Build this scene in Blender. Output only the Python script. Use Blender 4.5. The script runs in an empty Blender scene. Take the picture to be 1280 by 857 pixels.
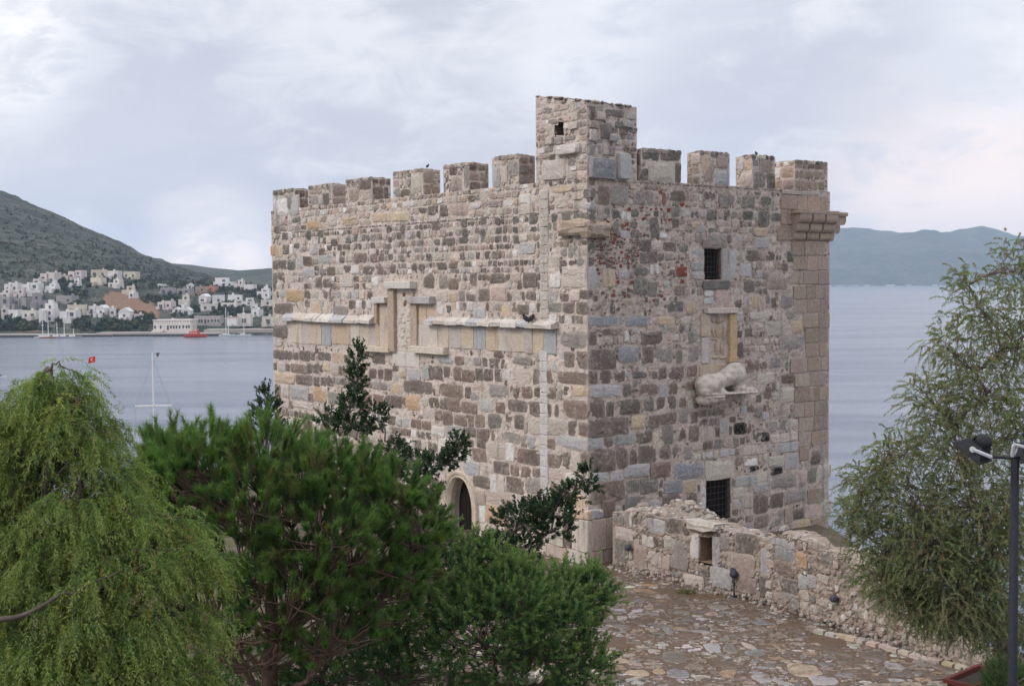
import bpy, math, random
import numpy as np
from mathutils import Vector, Matrix, noise as mnoise

# ------------------------------------------------------------------ camera, world, sun, exposure
S = bpy.context.scene
COL = S.collection
FPX, PW, PH = 1600.0, 1280.0, 857.0
CAM_Z, PITCH, ROLL = 8.85, math.radians(2.72), math.radians(0.4)
cam_d = bpy.data.cameras.new('camera')
cam_d.sensor_width = 36.0
cam_d.lens = 36.0 * FPX / PW
cam_d.clip_start = 0.1
cam_d.clip_end = 60000.0
cam = bpy.data.objects.new('camera', cam_d)
COL.objects.link(cam)
FWD = np.array([0.0, math.cos(PITCH), -math.sin(PITCH)])
RIGHT0 = np.array([1.0, 0.0, 0.0])
UP0 = np.cross(RIGHT0, FWD)
RIGHT = RIGHT0 * math.cos(ROLL) - UP0 * math.sin(ROLL)
UP = UP0 * math.cos(ROLL) + RIGHT0 * math.sin(ROLL)
EYE = np.array([0.0, 0.0, CAM_Z])
m = Matrix.Identity(4)
for i in range(3):
    m[i][0], m[i][1], m[i][2], m[i][3] = RIGHT[i], UP[i], -FWD[i], EYE[i]
cam.matrix_world = m
S.camera = cam

S.view_settings.view_transform = 'Standard'
S.view_settings.look = 'None'
S.view_settings.exposure = 0.10
S.view_settings.gamma = 1.0
S.cycles.use_denoising = True
S.cycles.max_bounces = 8
S.cycles.diffuse_bounces = 3
S.cycles.transparent_max_bounces = 8
S.cycles.volume_bounces = 1
S.cycles.sample_clamp_indirect = 6.0

SUN_DIR = np.array([-0.80, -0.34, 0.62]); SUN_DIR /= np.linalg.norm(SUN_DIR)
SUN_EL = math.asin(SUN_DIR[2]); SUN_AZ = math.atan2(SUN_DIR[0], SUN_DIR[1])
sun_d = bpy.data.lights.new('sun', 'SUN')
sun_d.energy = 1.45
sun_d.angle = math.radians(22)
sun_d.color = (1.0, 0.935, 0.85)
sun = bpy.data.objects.new('sun', sun_d)
COL.objects.link(sun)
sun.rotation_euler = Vector(-SUN_DIR).to_track_quat('-Z', 'Y').to_euler()

def ray(px, py):
    d = FWD + RIGHT * ((px - PW / 2) / FPX) - UP * ((py - PH / 2) / FPX)
    return d

def at(px, py, Y):
    """the point at world depth Y seen at photo pixel px, py"""
    d = ray(px, py)
    return EYE + d * (Y / d[1])

def on_ground(px, py, z=0.0):
    d = ray(px, py)
    return EYE + d * ((z - EYE[2]) / d[2])

def pixdir(px, py):
    d = ray(px, py)
    return d / np.linalg.norm(d)

W = bpy.data.worlds.new('World')
S.world = W
W.use_nodes = True
nt = W.node_tree
for n in list(nt.nodes):
    nt.nodes.remove(n)

class NT:
    """a short way to write node trees"""
    def __init__(s, t): s.t = t
    def n(s, kind, **kw):
        nd = s.t.nodes.new(kind)
        for k, v in kw.items():
            setattr(nd, k, v)
        return nd
    def put(s, sock, v):
        if isinstance(v, bpy.types.NodeSocket): s.t.links.new(v, sock)
        elif v is not None: sock.default_value = v
    def math(s, op, a, b=None, c=None, clamp=False):
        nd = s.n('ShaderNodeMath', operation=op, use_clamp=clamp)
        for i, v in enumerate((a, b, c)):
            s.put(nd.inputs[i], v)
        return nd.outputs[0]
    def vmath(s, op, a, b=None):
        nd = s.n('ShaderNodeVectorMath', operation=op)
        s.put(nd.inputs[0], a); s.put(nd.inputs[1], b)
        return nd.outputs['Value'] if op in ('DOT_PRODUCT', 'LENGTH') else nd.outputs[0]
    def mix(s, f, a, b, kind='MIX'):
        nd = s.n('ShaderNodeMix', data_type='RGBA', blend_type=kind)
        s.put(nd.inputs[0], f); s.put(nd.inputs[6], a); s.put(nd.inputs[7], b)
        return nd.outputs[2]
    def rng(s, v, a, b, c=0.0, d=1.0, smooth=True):
        nd = s.n('ShaderNodeMapRange', interpolation_type='SMOOTHSTEP' if smooth else 'LINEAR')
        for i, x in enumerate((v, a, b, c, d)):
            s.put(nd.inputs[i], x)
        return nd.outputs[0]
    def noise(s, vec, scale, detail=4.0, rough=0.55, dist=0.0):
        nd = s.n('ShaderNodeTexNoise')
        s.put(nd.inputs['Vector'], vec); s.put(nd.inputs['Scale'], scale); s.put(nd.inputs['Detail'], detail)
        s.put(nd.inputs['Roughness'], rough); s.put(nd.inputs['Distortion'], dist)
        return nd.outputs[0]
    def mul(s, vec, xyz):
        return s.vmath('MULTIPLY', vec, tuple(xyz))

w = NT(nt)
gen = w.n('ShaderNodeTexCoord').outputs['Generated']
sep = w.n('ShaderNodeSeparateXYZ'); w.put(sep.inputs[0], gen)
zz = w.math('MAXIMUM', sep.outputs[2], 0.0)
sky = w.n('ShaderNodeTexSky', sky_type='NISHITA', sun_disc=False, sun_elevation=SUN_EL, sun_rotation=SUN_AZ)
n1 = w.noise(w.mul(gen, (1.3, 1.3, 3.1)), 4.4, 9, 0.57, 0.5)
n2 = w.noise(w.mul(gen, (2.0, 2.0, 4.4)), 6.5, 9, 0.6, 0.7)
n3 = w.noise(w.mul(gen, (1.0, 1.0, 2.2)), 15.0, 6, 0.6, 0.3)
f = w.rng(w.math('ADD', w.math('MULTIPLY', n1, 0.62), w.math('MULTIPLY', n2, 0.38)), 0.40, 0.60)
cloud = w.mix(f, (0.635, 0.65, 0.735, 1), (0.86, 0.865, 0.915, 1))
def gap(px, py, r_in, r_out, col, amount=1.0, rag=0.55):
    """a thinner, brighter place in the cloud around one direction of the sky"""
    global cloud
    d = w.vmath('DOT_PRODUCT', gen, tuple(pixdir(px, py)))
    ang = w.math('ARCCOSINE', w.math('MINIMUM', d, 1.0))
    ang = w.math('ADD', ang, w.math('MULTIPLY', w.math('SUBTRACT', n2, 0.5), rag * r_out * 4.5))
    ang = w.math('ADD', ang, w.math('MULTIPLY', w.math('SUBTRACT', n3, 0.5), rag * r_out * 1.8))
    g = w.rng(ang, r_out, r_in, 0.0, amount)
    cloud = w.mix(g, cloud, col + (1,))
px_ = 1 / FPX
gap(30, 80, 25 * px_, 115 * px_, (1.55, 1.50, 1.44), 0.97, 0.7)
gap(-120, 60, 60 * px_, 200 * px_, (0.98, 0.97, 0.98), 0.6)
gap(262, 318, 30 * px_, 110 * px_, (2.1, 1.75, 1.48), 0.97, 0.2)
gap(760, 40, 20 * px_, 190 * px_, (0.93, 0.94, 0.99), 0.75)
gap(1200, 255, 60 * px_, 250 * px_, (1.22, 1.03, 0.96), 0.85, 0.3)
gap(1280, 40, 40 * px_, 170 * px_, (0.93, 0.94, 0.99), 0.75)
gap(200, 190, 80 * px_, 300 * px_, (0.60, 0.63, 0.74), 0.75, 0.3)
gap(900, 165, 40 * px_, 210 * px_, (0.60, 0.63, 0.74), 0.7, 0.35)
gap(1140, 90, 30 * px_, 160 * px_, (0.62, 0.65, 0.76), 0.5, 0.4)
# an overcast sky is brighter overhead than near the horizon
lift = w.math('ADD', 1.0, w.rng(zz, 0.22, 0.95, 0.0, 1.05))
cl = w.vmath('SCALE', cloud); 
w.put(cl.node.inputs['Scale'], w.math('MULTIPLY', lift, 10.0))
mixed = w.mix(0.93, sky.outputs[0], cl)
bg = w.n('ShaderNodeBackground'); w.put(bg.inputs[0], mixed); bg.inputs[1].default_value = 0.1
out = w.n('ShaderNodeOutputWorld'); nt.links.new(bg.outputs[0], out.inputs[0])

# ------------------------------------------------------------------ helpers
def lin(r, g, b):
    f = lambda c: ((c / 255 + 0.055) / 1.055) ** 2.4 if c > 10 else c / 255 / 12.92
    return (f(r), f(g), f(b))

def rs(seed): return np.random.RandomState(seed)

def obj_from(name, verts, faces, mat, parent=None, cols=None, smooth=False, loc=None):
    """link ONE mesh object; faces is a list of index arrays (n,3) / (n,4) or of plain lists; world-space verts"""
    verts = np.asarray(verts, dtype=np.float32)
    off = np.zeros(3, dtype=np.float32)
    if parent is not None:
        p = parent
        while p is not None:
            off = off + np.array(p.location, dtype=np.float32); p = p.parent
    elif loc is not None: off = np.asarray(loc, dtype=np.float32)
    me = bpy.data.meshes.new(name)
    idx, tot = [], []
    for blk in faces:
        if isinstance(blk, np.ndarray):
            if len(blk):
                idx.append(blk.ravel()); tot.append(np.full(len(blk), blk.shape[1]))
        else:
            idx.append(np.array(blk)); tot.append(np.array([len(blk)]))
    idx = np.concatenate(idx).astype(np.int32); tot = np.concatenate(tot).astype(np.int32)
    me.vertices.add(len(verts)); me.vertices.foreach_set('co', (verts - off).ravel())
    me.loops.add(len(idx)); me.loops.foreach_set('vertex_index', idx)
    me.polygons.add(len(tot))
    st = np.concatenate(([0], np.cumsum(tot)[:-1])).astype(np.int32)
    me.polygons.foreach_set('loop_start', st)
    try: me.polygons.foreach_set('loop_total', tot)
    except Exception: pass
    if cols is not None:
        a = me.color_attributes.new('Col', 'FLOAT_COLOR', 'POINT')
        c = np.ones((len(verts), 4), dtype=np.float32); c[:, :3] = cols
        a.data.foreach_set('color', c.ravel())
    me.update(calc_edges=True); me.validate()
    me.polygons.foreach_set('use_smooth', np.full(len(me.polygons), smooth))
    me.materials.append(mat)
    o = bpy.data.objects.new(name, me); COL.objects.link(o)
    if parent is not None:
        o.parent = parent
    elif loc is not None: o.location = [float(x) for x in loc]
    return o

def thing(name, loc, label, cat, group=None):
    o = bpy.data.objects.new(name, None); COL.objects.link(o)
    o.empty_display_size = 0.3
    o.location = [float(x) for x in loc]
    o.matrix_world = Matrix.Translation(o.location)
    return tag(o, label, cat, group)

def tag(o, label, cat, group=None):
    o['label'] = label; o['category'] = cat
    if group: o['group'] = group
    return o

def kind(o, k): o['kind'] = k; return o

class MB:
    """collects shapes for one mesh"""
    def __init__(s): s.v, s.f, s.c, s.n = [], [], [], 0
    def add(s, v, f, col=(1, 1, 1)):
        v = np.asarray(v, dtype=float)
        s.v.append(v)
        for b in f:
            s.f.append(b + s.n if isinstance(b, np.ndarray) else [i + s.n for i in b])
        c = np.asarray(col, dtype=float)
        s.c.append(np.tile(c, (len(v), 1)) if c.ndim == 1 else c)
        s.n += len(v)
    def box(s, c, size, rz=0.0, col=(1, 1, 1), taper=1.0, tilt=None):
        x, y, z = [k / 2 for k in size]
        v = np.array([(-x, -y, -z), (x, -y, -z), (x, y, -z), (-x, y, -z), (-x * taper, -y * taper, z), (x * taper, -y * taper, z), (x * taper, y * taper, z), (-x * taper, y * taper, z)])
        R = Matrix.Rotation(rz, 3, 'Z')
        if tilt is not None: R = R @ tilt
        v = v @ np.array(R).T + np.asarray(c, dtype=float)
        s.add(v, [np.array([(0, 3, 2, 1), (4, 5, 6, 7), (0, 1, 5, 4), (1, 2, 6, 5), (2, 3, 7, 6), (3, 0, 4, 7)])], col)
    def tube(s, pts, rad, sides=7, col=(1, 1, 1), cap=True):
        pts = np.asarray(pts, dtype=float); k = len(pts)
        rad = np.full(k, rad) if np.isscalar(rad) else np.asarray(rad, dtype=float)
        t = np.gradient(pts, axis=0); t /= np.maximum(np.linalg.norm(t, axis=1, keepdims=True), 1e-9)
        ref = np.array([0.31, 0.17, 0.93]) if abs(t[0][2]) < 0.8 else np.array([0.93, 0.31, 0.17])
        a = np.cross(t, ref); a /= np.maximum(np.linalg.norm(a, axis=1, keepdims=True), 1e-9)
        b = np.cross(t, a)
        an = np.arange(sides) * 2 * math.pi / sides
        v = pts[:, None, :] + rad[:, None, None] * (a[:, None, :] * np.cos(an)[None, :, None] + b[:, None, :] * np.sin(an)[None, :, None])
        v = v.reshape(-1, 3)
        i = np.arange(k - 1)[:, None] * sides; j = np.arange(sides)[None, :]; j2 = (j + 1) % sides
        f = np.stack([i + j, i + j2, i + sides + j2, i + sides + j], -1).reshape(-1, 4)
        fs = [f]
        if cap: fs += [list(range(sides))[::-1], [(k - 1) * sides + q for q in range(sides)]]
        s.add(v, fs, col)
    def ellipsoid(s, c, r, col=(1, 1, 1), R=None, nu=14, nv=9):
        th = np.arange(nu) * 2 * math.pi / nu
        v = [(0, 0, -1)]
        for k in range(1, nv):
            p = -math.pi / 2 + math.pi * k / nv
            v += [(math.cos(p) * math.cos(t), math.cos(p) * math.sin(t), math.sin(p)) for t in th]
        v.append((0, 0, 1))
        v = np.array(v) * np.asarray(r)
        if R is not None: v = v @ np.array(R).T
        f = []
        for q in range(nu): f.append([0, 1 + (q + 1) % nu, 1 + q])
        for k in range(nv - 2):
            for q in range(nu):
                a = 1 + k * nu
                f.append([a + q, a + (q + 1) % nu, a + nu + (q + 1) % nu, a + nu + q])
        a = 1 + (nv - 2) * nu; L = len(v) - 1
        for q in range(nu): f.append([a + q, a + (q + 1) % nu, L])
        s.add(v + np.asarray(c, dtype=float), f, col)
    def build(s, name, mat, parent=None, smooth=False, loc=None):
        return obj_from(name, np.concatenate(s.v), s.f, mat, parent, np.concatenate(s.c), smooth, loc)

def new_mat(name):
    mt = bpy.data.materials.new(name); mt.use_nodes = True
    t = mt.node_tree
    for n in list(t.nodes): t.nodes.remove(n)
    return mt, NT(t)

def finish(mt, q, shader):
    o = q.n('ShaderNodeOutputMaterial'); q.t.links.new(shader, o.inputs[0]); return mt

def bsdf(q, col, rough=0.8, spec=0.3, metal=0.0, normal=None):
    b = q.n('ShaderNodeBsdfPrincipled')
    q.put(b.inputs['Base Color'], col); q.put(b.inputs['Roughness'], rough); q.put(b.inputs['Metallic'], metal)
    q.put(b.inputs['Specular IOR Level'], spec)
    if normal is not None: q.put(b.inputs['Normal'], normal)
    return b.outputs[0]

def bump(q, h, strength, dist):
    b = q.n('ShaderNodeBump'); b.inputs['Strength'].default_value = strength; b.inputs['Distance'].default_value = dist
    q.put(b.inputs['Height'], h); return b.outputs[0]

def attr_mat(name, rough=0.8, spec=0.3, metal=0.0, nscale=0.0, namt=0.25, bscale=0.0, bdist=0.01, tint=(1, 1, 1)):
    """base colour from the vertex colours (each piece's own colour) with a little natural mottle"""
    mt, q = new_mat(name)
    c = q.n('ShaderNodeVertexColor', layer_name='Col').outputs[0]
    pos = q.n('ShaderNodeNewGeometry').outputs['Position']
    if nscale:
        v = q.rng(q.noise(pos, nscale, 4), 0.3, 0.7, 1 - namt, 1 + namt, False)
        sc = q.vmath('SCALE', c); q.put(sc.node.inputs['Scale'], v); c = sc
    nrm = bump(q, q.noise(pos, bscale, 4), 0.8, bdist) if bscale else None
    return finish(mt, q, bsdf(q, c, rough, spec, metal, nrm))

def masonry_mat(name, smear=0.55, wet=0.9, dirt=(0.40, 0.355, 0.31)):
    """weathered masonry: own stone colours, lime smears across them, pits and lichen"""
    mt, q = new_mat(name)
    c = q.n('ShaderNodeVertexColor', layer_name='Col').outputs[0]
    pos = q.n('ShaderNodeNewGeometry').outputs['Position']
    na = q.noise(pos, 1.7, 5, 0.6); nb = q.noise(pos, 9.0, 5, 0.65); nc = q.noise(pos, 38.0, 4, 0.6)
    nd = q.noise(q.mul(pos, (1, 1, 0.17)), 2.6, 6, 0.65)
    f = q.rng(q.math('ADD', q.math('MULTIPLY', na, 0.5), q.math('MULTIPLY', nb, 0.5)), 0.47, 0.66, 0.0, smear)
    c = q.mix(f, c, dirt + (1,))
    v = q.math('MULTIPLY', q.rng(nb, 0.25, 0.75, 0.78, 1.22, False), q.rng(nc, 0.25, 0.75, 0.72, 1.25, False))
    sc = q.vmath('SCALE', c); q.put(sc.node.inputs['Scale'], v); c = sc
    st = q.rng(nd, 0.54, 0.72, 0.0, 0.6)                       # rain streaks of grey lichen
    c = q.mix(st, c, (0.17, 0.155, 0.14, 1))
    ru = q.rng(q.noise(q.mul(pos, (1, 1, .6)), 1.35, 5, 0.65, 0.4), 0.58, 0.74, 0.0, 0.42)
    c = q.mix(ru, c, q.mix(nb, (0.27, 0.165, 0.115, 1), (0.34, 0.245, 0.18, 1)))      # iron stains
    pit = q.rng(nc, 0.62, 0.72, 0.0, 0.45)
    c = q.mix(pit, c, (0.11, 0.095, 0.085, 1))
    h = q.math('ADD', q.math('MULTIPLY', nb, 0.65), q.math('MULTIPLY', nc, 0.35))
    return finish(mt, q, bsdf(q, c, wet, 0.25, 0.0, bump(q, h, 0.9, 0.035)))

M_STONE = masonry_mat('weathered_masonry')
M_ASHLAR = masonry_mat('sandstone_ashlar', smear=0.18, dirt=(0.33, 0.26, 0.20))
M_MARBLE = masonry_mat('carved_marble', smear=0.25)
M_IRON = attr_mat('dark_iron', 0.7, 0.25, 0.0, 20, 0.3)
M_PAINT = attr_mat('painted_surface', 0.6, 0.3, 0.0, 0.6, 0.06)
M_PLAIN = attr_mat('matt_surface', 0.85, 0.2, 0.0, 3.0, 0.15, 20, 0.004)

# ------------------------------------------------------------------ sea, hills, sky haze
SEA = -20.0
def sea_mat():
    mt, q = new_mat('sea_water')
    pos = q.n('ShaderNodeNewGeometry').outputs['Position']
    a = q.noise(q.mul(pos, (0.5, 1.0, 1)), 0.9, 5, 0.6)
    b = q.noise(q.mul(pos, (0.012, 0.05, 1)), 1.0, 4, 0.6, 0.6)
    c = q.noise(q.mul(pos, (0.002, 0.012, 1)), 1.0, 4, 0.6, 0.8)
    calm = q.rng(q.math('ADD', q.math('MULTIPLY', b, 0.5), q.math('MULTIPLY', c, 0.5)), 0.40, 0.60)
    bp = q.n('ShaderNodeBump'); q.put(bp.inputs['Height'], a); bp.inputs['Distance'].default_value = 0.25
    q.put(bp.inputs['Strength'], q.rng(calm, 0, 1, 0.75, 0.28, False))
    col = q.mix(calm, (0.07, 0.093, 0.135, 1), (0.145, 0.17, 0.205, 1))  # paler sky reflection of the calm streaks is painted into the base colour
    sh = bsdf(q, col, 0.22, 0.5, 0.0, bp.outputs[0])
    q.put(sh.node.inputs['IOR'], 1.33)
    return finish(mt, q, sh)
sz = 40000.0
kind(obj_from('sea', [(-sz, -3000, SEA), (sz, -3000, SEA), (sz, sz, SEA), (-sz, sz, SEA)], [np.array([(0, 1, 2, 3)])], sea_mat()), 'structure')

def hill_mat(name, veg, soil, scale, rock=(0.22, 0.20, 0.18), bias=0.0):
    mt, q = new_mat(name)
    pos = q.n('ShaderNodeNewGeometry').outputs['Position']
    p = q.mul(pos, (scale, scale, scale))
    a = q.noise(p, 1.0, 6, 0.65); b = q.noise(p, 6.5, 4, 0.7); d = q.noise(p, 0.28, 4, 0.6)
    f = q.rng(q.math('ADD', q.math('MULTIPLY', a, 0.45), q.math('MULTIPLY', b, 0.55)), 0.43 + bias, 0.57 + bias)
    c = q.mix(f, veg + (1,), soil + (1,))
    c = q.mix(q.rng(q.noise(p, 3.1, 5, 0.7), 0.63, 0.72, 0.0, 0.6), c, rock + (1,))
    c = q.mix(q.rng(d, 0.4, 0.62, 0.0, 0.35), c, tuple(x * 0.75 for x in veg) + (1,))
    e = q.n('ShaderNodeVertexColor', layer_name='Col')
    sepc = q.n('ShaderNodeSeparateColor'); q.put(sepc.inputs[0], e.outputs[0])
    bare = q.rng(q.math('ADD', sepc.outputs[0], q.math('MULTIPLY', q.math('SUBTRACT', b, 0.5), 0.9)), 0.4, 0.6)
    c = q.mix(bare, c, q.mix(a, (0.20, 0.125, 0.085, 1), (0.31, 0.195, 0.13, 1)))
    return finish(mt, q, bsdf(q, c, 0.95, 0.1, 0.0, bump(q, b, 1.0, 3.0)))

TX = np.array([-420., -200, -100, 0, 60, 130, 200, 250, 300, 345, 400, 480])
TY = np.array([722., 800., 900., 1000., 1150., 1500.])
TP = np.array([[436, 400, 365, 335, 285, 180], [430, 394, 360, 335, 275, 190], [427, 391, 358, 335, 280, 207],
               [425, 391, 357, 337, 293, 238], [423, 390, 357, 338, 303, 262], [420, 389, 357, 343, 318, 292],
               [417, 391, 370, 357, 343, 325], [416, 391, 371, 361, 353, 342], [415, 391, 371, 363, 360, 353],
               [414.5, 391, 373, 366, 363.5, 360], [414, 392, 376, 369, 366, 364], [413, 393, 380, 374, 371, 369.]])
def horiz(px): return 352.3 + (PW / 2 - px) * math.tan(ROLL)
TZ = np.array([[CAM_Z - (TP[i, j] - horiz(TX[i])) / FPX * TY[j] for j in range(6)] for i in range(12)])
TZ[:, 0] = SEA + 0.8
def town_z(X, Y):
    px = PW / 2 + FPX * X / max(Y, 1)
    px = min(max(px, TX[0]), TX[-1] - 1e-3)
    i = int(np.searchsorted(TX, px, side='right') - 1); i = min(max(i, 0), 10)
    yy = min(max(Y, TY[0]), TY[-1] - 1e-3)
    j = int(np.searchsorted(TY, yy, side='right') - 1); j = min(max(j, 0), 4)
    a = (px - TX[i]) / (TX[i + 1] - TX[i]); b = (yy - TY[j]) / (TY[j + 1] - TY[j])
    a = a * a * (3 - 2 * a) * 0.4 + a * 0.6
    z = (TZ[i, j] * (1 - a) + TZ[i + 1, j] * a) * (1 - b) + (TZ[i, j + 1] * (1 - a) + TZ[i + 1, j + 1] * a) * b
    if Y < TY[0]: z = SEA + 0.8 - (TY[0] - Y) * 0.4
    if Y > TY[-1]: z -= (Y - TY[-1]) * 0.35
    amp = min(max((Y - 760) / 300, 0), 1)
    z += amp * (3.2 * mnoise.noise(Vector((X * .012, Y * .012, 1.3))) + 1.6 * mnoise.noise(Vector((X * .05, Y * .03, 4.1))) + 1.5 * mnoise.noise(Vector((X * .15, Y * .1, 9.1))))
    return z
def hill_hit(px, py, y0=722.0, y1=1480.0):
    d = ray(px, py); Y = y0
    while Y < y1:
        p = EYE + d * (Y / d[1])
        if town_z(p[0], Y) >= p[2]: return np.array([p[0], Y, town_z(p[0], Y)])
        Y += 4.0
    return None

xs = np.concatenate([np.linspace(-420, 480, 190)]); ys = np.concatenate([np.linspace(700, 1200, 90), np.linspace(1212, 1700, 40)])
vv = []; cc = []
for Y in ys:
    for px in xs:
        X = (px - PW / 2) / FPX * Y
        vv.append((X, Y, town_z(X, Y)))
        # where the slope is bare earth in the photo: a low spur between the upper and the lower houses
        py = horiz(px) - (vv[-1][2] - CAM_Z) / Y * FPX
        u = (px - 165) / 42; ctr = 379 + (px - 150) * 0.28
        b1 = max(0, 1 - ((u) ** 2)) * max(0, 1 - abs(py - ctr) / 22) * 1.7
        b2 = max(0, 1 - abs(px - 45) / 22) * max(0, 1 - abs(py - 412) / 7) * 0.9
        b3 = max(0, 1 - abs(px - 250) / 35) * max(0, 1 - abs(py - 366) / 8) * 1.0
        cc.append((min(1, max(b1, b2, b3)), 0, 0))
nx_, ny_ = len(xs), len(ys)
gi = (np.arange(ny_ - 1)[:, None] * nx_ + np.arange(nx_ - 1)[None, :]).ravel()
kind(obj_from('hill', vv, [np.stack([gi, gi + 1, gi + nx_ + 1, gi + nx_], 1)],
     hill_mat('maquis_hillside', (0.042, 0.056, 0.042), (0.15, 0.14, 0.115), 0.055, bias=0.02), None, np.array(cc), True), 'structure')

def ridge(name, pts, Y, depth, mat, base=SEA - 2, rough=6.0, seed=0, steps=160, near=0.35):
    """a far ridge with real depth: shore in front, crest at Y, falling away behind"""
    px = np.array([p[0] for p in pts], float); py = np.array([p[1] for p in pts], float)
    rows = 16; v = []; c = []
    for r in range(rows):
        t = r / (rows - 3.0)
        for sx in np.linspace(px[0], px[-1], steps):
            crest = CAM_Z + (horiz(sx) - np.interp(sx, px, py)) / FPX * Y
            Yr = Y - depth * (1 - t)
            X = (sx - PW / 2) / FPX * Y
            k = min(t, 1.0) ** 0.8
            z = base + (crest - base) * k - max(0, t - 1) * depth * 0.6
            nz = mnoise.fractal(Vector((X / 420 + seed, Yr / 420, seed)), 1.0, 2.0, 5)
            z += nz * rough * (0.15 + min(1, 4 * k * max(0, 1.1 - k)))
            v.append((X, Yr, z)); c.append((0, 0, 0))
    g = (np.arange(rows - 1)[:, None] * steps + np.arange(steps - 1)[None, :]).ravel()
    return kind(obj_from(name, v, [np.stack([g, g + 1, g + steps + 1, g + steps], 1)], mat, None, np.array(c), True), 'structure')
M_FAR = hill_mat('far_scrub', (0.035, 0.05, 0.035), (0.10, 0.095, 0.07), 0.012, bias=0.02)
ridge('far_hill', [(120, 352), (200, 327), (240, 330), (270, 334), (300, 337), (325, 335.5), (345, 334), (420, 330), (520, 338), (640, 346)], 2400, 650, M_FAR, rough=10, seed=3)
ridge('far_hills', [(600, 330), (800, 312), (960, 292), (1036, 287.5), (1080, 286), (1105, 284.5), (1140, 287.5), (1165, 290), (1190, 291), (1218, 287),
                    (1240, 291), (1280, 297), (1400, 305), (1560, 300)], 7600, 1700, M_FAR, rough=60, seed=8, steps=240)
# pale surf and buildings at the foot of the island
mb = MB(); r = rs(4)
for px in np.concatenate([r.uniform(1036, 1064, 12), r.uniform(1064, 1185, 10)]):
    p = at(px, 353.6, 5850); p[2] = SEA + 2
    mb.box(p, (r.uniform(8, 26), 8, r.uniform(3, 7)), 0, (0.6, 0.58, 0.55))
kind(tag(mb.build('shore_village', M_PLAIN), 'pale line of tiny houses at the foot of the distant blue hills', 'village'), 'stuff')

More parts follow.
